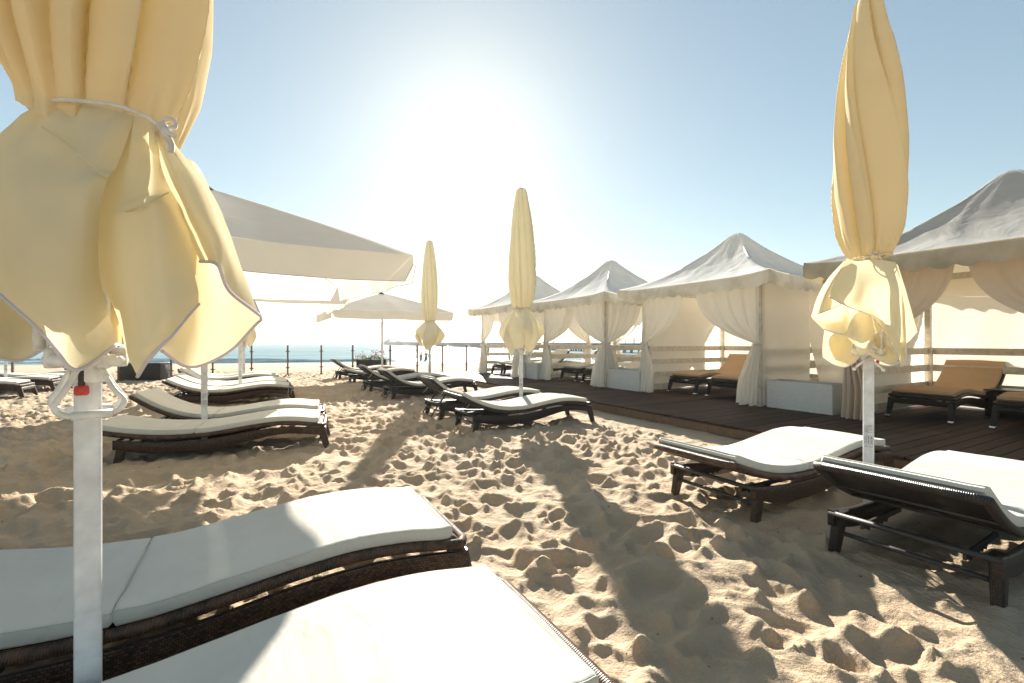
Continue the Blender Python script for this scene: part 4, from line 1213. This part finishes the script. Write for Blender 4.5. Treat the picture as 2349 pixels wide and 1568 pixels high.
# ------------------------------------------------------------------ fence posts, planter box, storage box
def fence_post():
    r = empty('fence_post', (0, 0, 0))
    b = MB(); b.box((0, 0, .52), (.05, .05, 1.04)); b.build('upright', M['postmetal'], r)
    b = MB()
    for z in (.30, .84): b.box((0, 0, z), (.13, .02, .025)); b.box((.0, .0, z), (.07, .062, .035))
    b.build('clamp', M['postmetal'], r)
    b = MB(); b.box((0, 0, .012), (.42, .10, .035)); b.box((0, 0, .05), (.09, .09, .05)); b.build('foot_plate', M['postmetal'], r)
    return r
posts = [29, 151, 272, 393, 488, 577, 660, 737, 809, 895, 957, 1015, 1070, 1120, 1168]
pp = None
pl = ['at the far left edge beside the thin pole', 'left of the foreground pole', 'left of the dark storage box, behind the foreground handle', 'just left of the dangling cloth tip', 'under the round translucent cloth', 'next to the little yellow skirt', 'first clear one right of the big cloth, on the open beach', 'second clear one right of the big cloth', 'just left of the flower planter', 'just right of the far parasol pole', 'left beside the slim folded umbrella', 'second to the right of the slim folded umbrella', 'between slim umbrella and farthest tent', 'behind the left curtain of the farthest tent', 'seen between the rails of the farthest tent']
for i, px_ in enumerate(posts):
    k = (px_-1174.5)/F; V = 16.9 if px_ < 850 else 16.2
    # solve for U on the line V = const
    U = (SU*V+k*CU*V)/(CU-k*SU)
    o = fence_post() if pp is None else copy_tree(pp)
    if pp is None: pp = o
    p = G(U, V); o.location = (p.x, p.y, -.02); o.rotation_euler = (0, 0, TH)
    tag(o, 'brown metal fence post '+pl[i], 'fence post', 'brown fence posts standing along the beach')

# dark storage box
r = empty('storage_box', (-10.95, 13.6, 0), R(4))
b = MB(); b.rbox((0, 0, .24), (1.16, .5, .50), .02); b.build('body', M['wick_black'], r)
b = MB(); b.rbox((0, 0, .505), (1.19, .53, .03), .01); b.build('lid', M['wick_black'], r)
tag(r, 'dark brown woven storage box on the sand behind the foreground umbrella pole', 'box')

# flower planter
r = empty('flower_planter', (-4.95, 16.1, 0), R(6))
b = MB()
for k in range(4): b.box((0, 0, .07+.125*k), (.98-.01*(k % 2), .36, .118))
for sx in (-1, 1): b.box((sx*.48, 0, .27), (.04, .38, .54))
b.build('planter_box', M['wick_black'], r)
b = MB(); rs = random.Random(5); cols = []
for k in range(900):
    x = rs.gauss(0, .25); x = max(-.62, min(.62, x*1.3)); y = rs.gauss(0, .09); hmax = .34*(1-(abs(x)/.75)**3)*(.75+.35*math.sin(x*11))
    z = .50+abs(rs.gauss(0, .5))*hmax*.8; z = min(z, .5+hmax)
    if abs(x) > .48: z -= .08*rs.random()
    sz = rs.uniform(.014, .03); d = Vector((rs.gauss(0, 1), rs.gauss(0, 1), rs.gauss(0, .7)+.3)).normalized(); a = d.orthogonal().normalized(); c = d.cross(a)
    p = Vector((x, y, z)); b.cm = 0
    b.poly([p-a*sz, p+c*sz*.5, p+a*sz, p-c*sz*.5])
b.build('foliage', M['leaf'], r)
for mt, nn, cl in ((M['pink'], 34, 'pink'), (M['white_petal'], 18, 'white')):
    b = MB()
    for k in range(nn):
        x = rs.uniform(-.58, .55); p = Vector((x, rs.uniform(-.16, .05), .56+.28*rs.random()*(1-abs(x)*.6)))
        if cl == 'pink' and k < 12: p = Vector((.36+rs.uniform(-.08, .08), rs.uniform(-.1, .05), .78+rs.uniform(-.05, .06)))
        for q in range(5):
            a = q*2*math.pi/5; d = Vector((math.cos(a), -.4, math.sin(a)))*.022; e = Vector((math.cos(a+.9), -.4, math.sin(a+.9)))*.022
            b.poly([p, p+d, p+(d+e)*.7, p+e])
    b.build('flowers', mt, r)
tag(r, 'dark planter box full of pink and white flowers beside the far parasol pole', 'planter')

# ------------------------------------------------------------------ people in the shallows
def person(loc, rz, label, h=1.65, arm=0):
    r = empty('person', loc, rz)
    me = bpy.data.meshes.new('body')
    k = h/1.7
    V_ = [(0,0,.92),(0,0,1.12),(0,0,1.36),(0,0,1.48),(0,.01,1.60),(.17,0,1.40),(.24,.05,1.14),(.20+.1*arm,.22,1.0+.2*arm),(-.17,0,1.40),(-.23,.02,1.14),(-.22,.12,.92),(.09,0,.86),(.11,.02,.48),(.11,0,.06),(-.09,0,.86),(-.11,.06,.48),(-.12,0,.06),(.11,.10,.03),(-.12,.10,.03),(0,.015,1.68)]
    E_ = [(0,1),(1,2),(2,3),(3,4),(2,5),(5,6),(6,7),(2,8),(8,9),(9,10),(0,11),(11,12),(12,13),(0,14),(14,15),(15,16),(13,17),(16,18),(4,19)]
    rad = [.14,.12,.15,.055,.085,.06,.042,.03,.06,.042,.03,.09,.06,.042,.09,.06,.042,.03,.03,.07]
    me.from_pydata([(x*k, y*k, z*k) for x, y, z in V_], E_, [])
    o = bpy.data.objects.new('body', me); COL.objects.link(o); o.parent = r
    sk = o.modifiers.new('skin', 'SKIN')
    for i, v in enumerate(me.skin_vertices[0].data if me.skin_vertices else []): pass
    if not me.skin_vertices:
        bm_ok = False
    else:
        for i, v in enumerate(me.skin_vertices[0].data): v.radius = (rad[i]*k, rad[i]*k*.85); v.use_root = (i == 0)
    o.modifiers.new('sub', 'SUBSURF').levels = 1
    me.materials.append(M['skin'])
    b = MB(); b.lathe([(.15*k, .78*k), (.165*k, .86*k), (.155*k, .98*k), (.135*k, 1.02*k)], 16); b.build('swimwear', M['swim'], r)
    b = MB(); b.lathe([(0, 1.76*k), (.07*k, 1.74*k), (.095*k, 1.66*k), (.08*k, 1.60*k)], 12, (0, -.01, 0)); b.build('hair', M['hair'], r)
    tag(r, label, 'person', 'people wading at the water edge')
def skin_ok():
    import bmesh
    return True
import bmesh
def add_skin_layer(me):
    bm = bmesh.new(); bm.from_mesh(me); bm.verts.layers.skin.verify(); bm.to_mesh(me); bm.free()
_old = bpy.data.meshes.new
def person2(loc, rz, label, h, arm):
    person(loc, rz, label, h, arm)
    for o in list(COL.objects):
        if o.name.startswith('body') and o.parent and o.parent.name.startswith('person') and not o.get('_done'):
            o['_done'] = 1
            me = o.data
            if not me.skin_vertices: add_skin_layer(me)
            k = h/1.7
            rad = [.14,.12,.15,.055,.085,.06,.042,.03,.06,.042,.03,.09,.06,.042,.09,.06,.042,.03,.03,.07]
            for i, v in enumerate(me.skin_vertices[0].data): v.radius = (rad[i]*k, rad[i]*k*.85); v.use_root = (i == 0)
            del o['_done']
            o.name = 'person_body'
Yp = 50.5
person2(((966-1174.5)/F*Yp, Yp, -1.72), R(150), 'left one of two waders, standing in the shallow water with arms low', 1.66, 0)
person2(((975-1174.5)/F*Yp, Yp+.6, -1.66), R(200), 'right one of two waders, slightly taller and leaning an arm out', 1.74, 1)

# ------------------------------------------------------------------ pier, ship, yachts, rope post
def pier():
    p0 = Vector((26.5, 82, 0)); p1 = Vector((-84, 305, 0)); d = (p1-p0); L = d.length; d.normalize(); nrm = Vector((-d.y, d.x, 0))
    p0 = p0-d*75; L += 75
    r = empty('pier', p0, math.atan2(d.y, d.x))
    b = MB(); b.box((L/2, 0, .62), (L, 4.2, .38)); b.box((L/2, -2.15, .20), (L, .15, .25)); b.box((L/2, 2.15, .20), (L, .15, .25)); b.build('pier_deck', M['pier'], r)
    b = MB(); x = 0
    while x < L:
        for y in (-1.9, 0, 1.9): b.tube([(x, y, -3), (x, y, .5)], .17, 6)
        x += 3.1 if int(x/40) % 2 else 2.0
    for q in range(5): b.box((30+q*44, -1.0, -.35), (9, 1.6, 1.3))
    tag(b.build('pilings', M['pier'], r), kind='stuff')
    b = MB(); x = 0
    for s in (-2.05, 2.05):
        for z in (1.35, 1.75): b.box((L/2, s, z), (L, .06, .05))
        x = 0
        while x < L: b.box((x, s, 1.28), (.08, .08, 1.0)); x += 2.4
    tag(b.build('railing', M['pier'], r), kind='stuff')
    b = MB(); x = 12
    while x < L: b.tube([(x, 1.8, .8), (x, 1.8, 4.6)], .06, 5); b.box((x, 1.5, 4.6), (.2, .7, .12)); x += 24
    b.build('lamp_posts', M['pier'], r)
    tag(r, 'long grey timber pier on pilings reaching across the sea behind the tents', 'pier')
pier()
def ship():
    Y = 300; r = empty('sailing_ship', ((902-1174.5)/F*Y, Y, -1.0), R(12))
    b = MB(); rows = []
    for k in range(13):
        t = k/12; x = -5.4+10.8*t; w = 1.4*math.sin(math.pi*min(1, max(0.02, .12+t*.83)))**.6
        sh = 1.5+.9*(2*t-1)**2+(.5 if t < .25 else 0)
        rows.append([(x, -w, sh), (x*.98, -w*.9, .5), (x*.94, 0, -.3), (x*.98, w*.9, .5), (x, w, sh)])
    b.grid(rows); b.poly(rows[0]); b.poly(rows[-1]); b.grid([[r_[0], r_[-1]] for r_ in rows]); b.build('hull', M['hull'], r)
    b = MB(); b.box((-3.2, 0, 2.6), (2.6, 1.8, 1.4)); b.box((-3.4, 0, 3.5), (1.6, 1.4, .6)); b.box((2.6, 0, 2.2), (1.6, 1.5, .8)); b.build('deckhouse', M['shipwhite'], r)
    for x, h in ((-2.2, 7.6), (.6, 9.2), (3.0, 8.4)):
        b = MB(); b.tube([(x, 0, 1.2), (x, 0, h)], .11, 6)
        for q in (.5, .68, .86): b.tube([(x-.0, -1.7*(1.2-q), h*q), (x, 1.7*(1.2-q), h*q)], .06, 5); b.tube([(x-1.1*(1.3-q), 0, h*q), (x+1.1*(1.3-q), 0, h*q)], .06, 5)
        b.build('mast', M['hull'], r)
    b = MB(); b.tube([(5.2, 0, 2.3), (7.4, 0, 3.2)], .09, 5)
    pts = [(7.4, 0, 3.2), (3.0, 0, 8.3), (.6, 0, 9.0), (-2.2, 0, 7.5), (-5.2, 0, 2.6)]
    for a, c in zip(pts, pts[1:]): b.tube([a, c], .035, 4)
    for x, h in ((-2.2, 7.2), (.6, 8.8), (3.0, 8.0)):
        for dx in (-1.2, -.6, .6, 1.2):
            for s in (-1, 1): b.tube([(x+dx, s*1.25, 1.7), (x, 0, h)], .03, 4)
    b.build('rigging', M['hull'], r)
    tag(r, 'hazy three masted sailing ship moored at the pier head on the horizon', 'ship')
ship()
GY_ = 'yacht masts beyond the pier'
def yacht(px_, Y, h, label):
    r = empty('yacht', ((px_-1174.5)/F*Y, Y, -1.0), R(25))
    b = MB(); rows = []
    for k in range(9):
        t = k/8; x = -4+8*t; w = 1.2*math.sin(math.pi*(.2+.8*t))**.7 if t < 1 else .02
        rows.append([(x, -w, 1.0+.25*t), (x, 0, -.2), (x, w, 1.0+.25*t)])
    b.grid(rows); b.grid([[q[0], q[-1]] for q in rows]); b.build('hull', M['shipwhite'], r)
    b = MB(); b.tube([(.4, 0, .9), (.4, 0, h)], .08, 5); b.tube([(.4, -.6, h*.6), (.4, .6, h*.6)], .04, 4); b.tube([(.4, 0, 2.0), (-3.4, 0, 2.1)], .09, 5); b.tube([(.4, 0, h), (3.9, 0, 1.3)], .02, 4); b.tube([(.4, 0, h), (-3.9, 0, 1.2)], .02, 4)
    b.build('mast', M['hull'], r)
    tag(r, label, 'yacht', GY_)
yacht(1033, 270, 9.5, 'pale yacht with a single mast beyond the pier, left of the mast cluster')
yacht(1055, 290, 11.0, 'pale yacht, tallest mast of the close pair beyond the pier')
yacht(1061, 300, 10.0, 'pale yacht, right mast of the close pair beyond the pier')
yacht(1086, 280, 11.5, 'pale yacht with a mast just left of the farthest tent')
yacht(1012, 310, 8.5, 'small pale yacht with the leftmost mast beyond the pier')
# rope posts on the sand behind the tents
for px_, Y, lb in ((1470, 17.5, 'short yellow pine bollard post seen in the gap between second and third tents'), (1368, 21.0, 'pale squat post on the sand seen under the rails of the third tent')):
    r = empty('bollard_post', ((px_-1174.5)/F*Y, Y, -.02), 0)
    b = MB(); b.tube([(0, 0, -.1), (0, 0, .78)], .075, 12); b.build('post_shaft', M['yellowwood'] if px_ == 1470 else M['railwood'], r)
    b = MB(); b.lathe([(.082, .60), (.088, .62), (.088, .66), (.082, .68)], 12); b.tube(catmull([(.08, 0, .63), (.8, -.1, .40), (1.6, -.2, .34), (2.6, -.3, .55)], 6), .015, 5); b.build('rope', M['cord'], r)
    tag(r, lb, 'post')

# ------------------------------------------------------------------ sea haze
b = MB(); b.box((0, 190, 4.5), (760, 800, 17.2))
m = bpy.data.materials.new('sea_haze'); m.use_nodes = True; ns = m.node_tree.nodes; ns.clear()
o_ = ns.new('ShaderNodeOutputMaterial'); v_ = ns.new('ShaderNodeVolumePrincipled')
v_.inputs['Color'].default_value = (.95, .97, 1, 1); v_.inputs['Density'].default_value = .0007; v_.inputs['Anisotropy'].default_value = .35
m.node_tree.links.new(v_.outputs[0], o_.inputs['Volume'])
tag(b.build('haze', m), kind='stuff')

# ------------------------------------------------------------------ bits of bark and shell lying on the sand
b = MB(); rs = random.Random(12)
for k in range(420):
    Yq = .9+9*rs.random()**1.6; Xq = rs.uniform(-1.2, 1.2)*Yq; U_, V_ = uv_of(Xq, Yq)
    if U_ > 4.8: continue
    z = sand_z((Xq, Yq)); q = rs.uniform(.002, .0065)
    b.box((Xq, Yq, z+q*.3), (q*rs.uniform(1, 3.2), q, q*.8), Matrix.Rotation(rs.uniform(0, 3), 3, 'Z'))
tag(b.build('sand_debris', M['fascia']), kind='stuff')
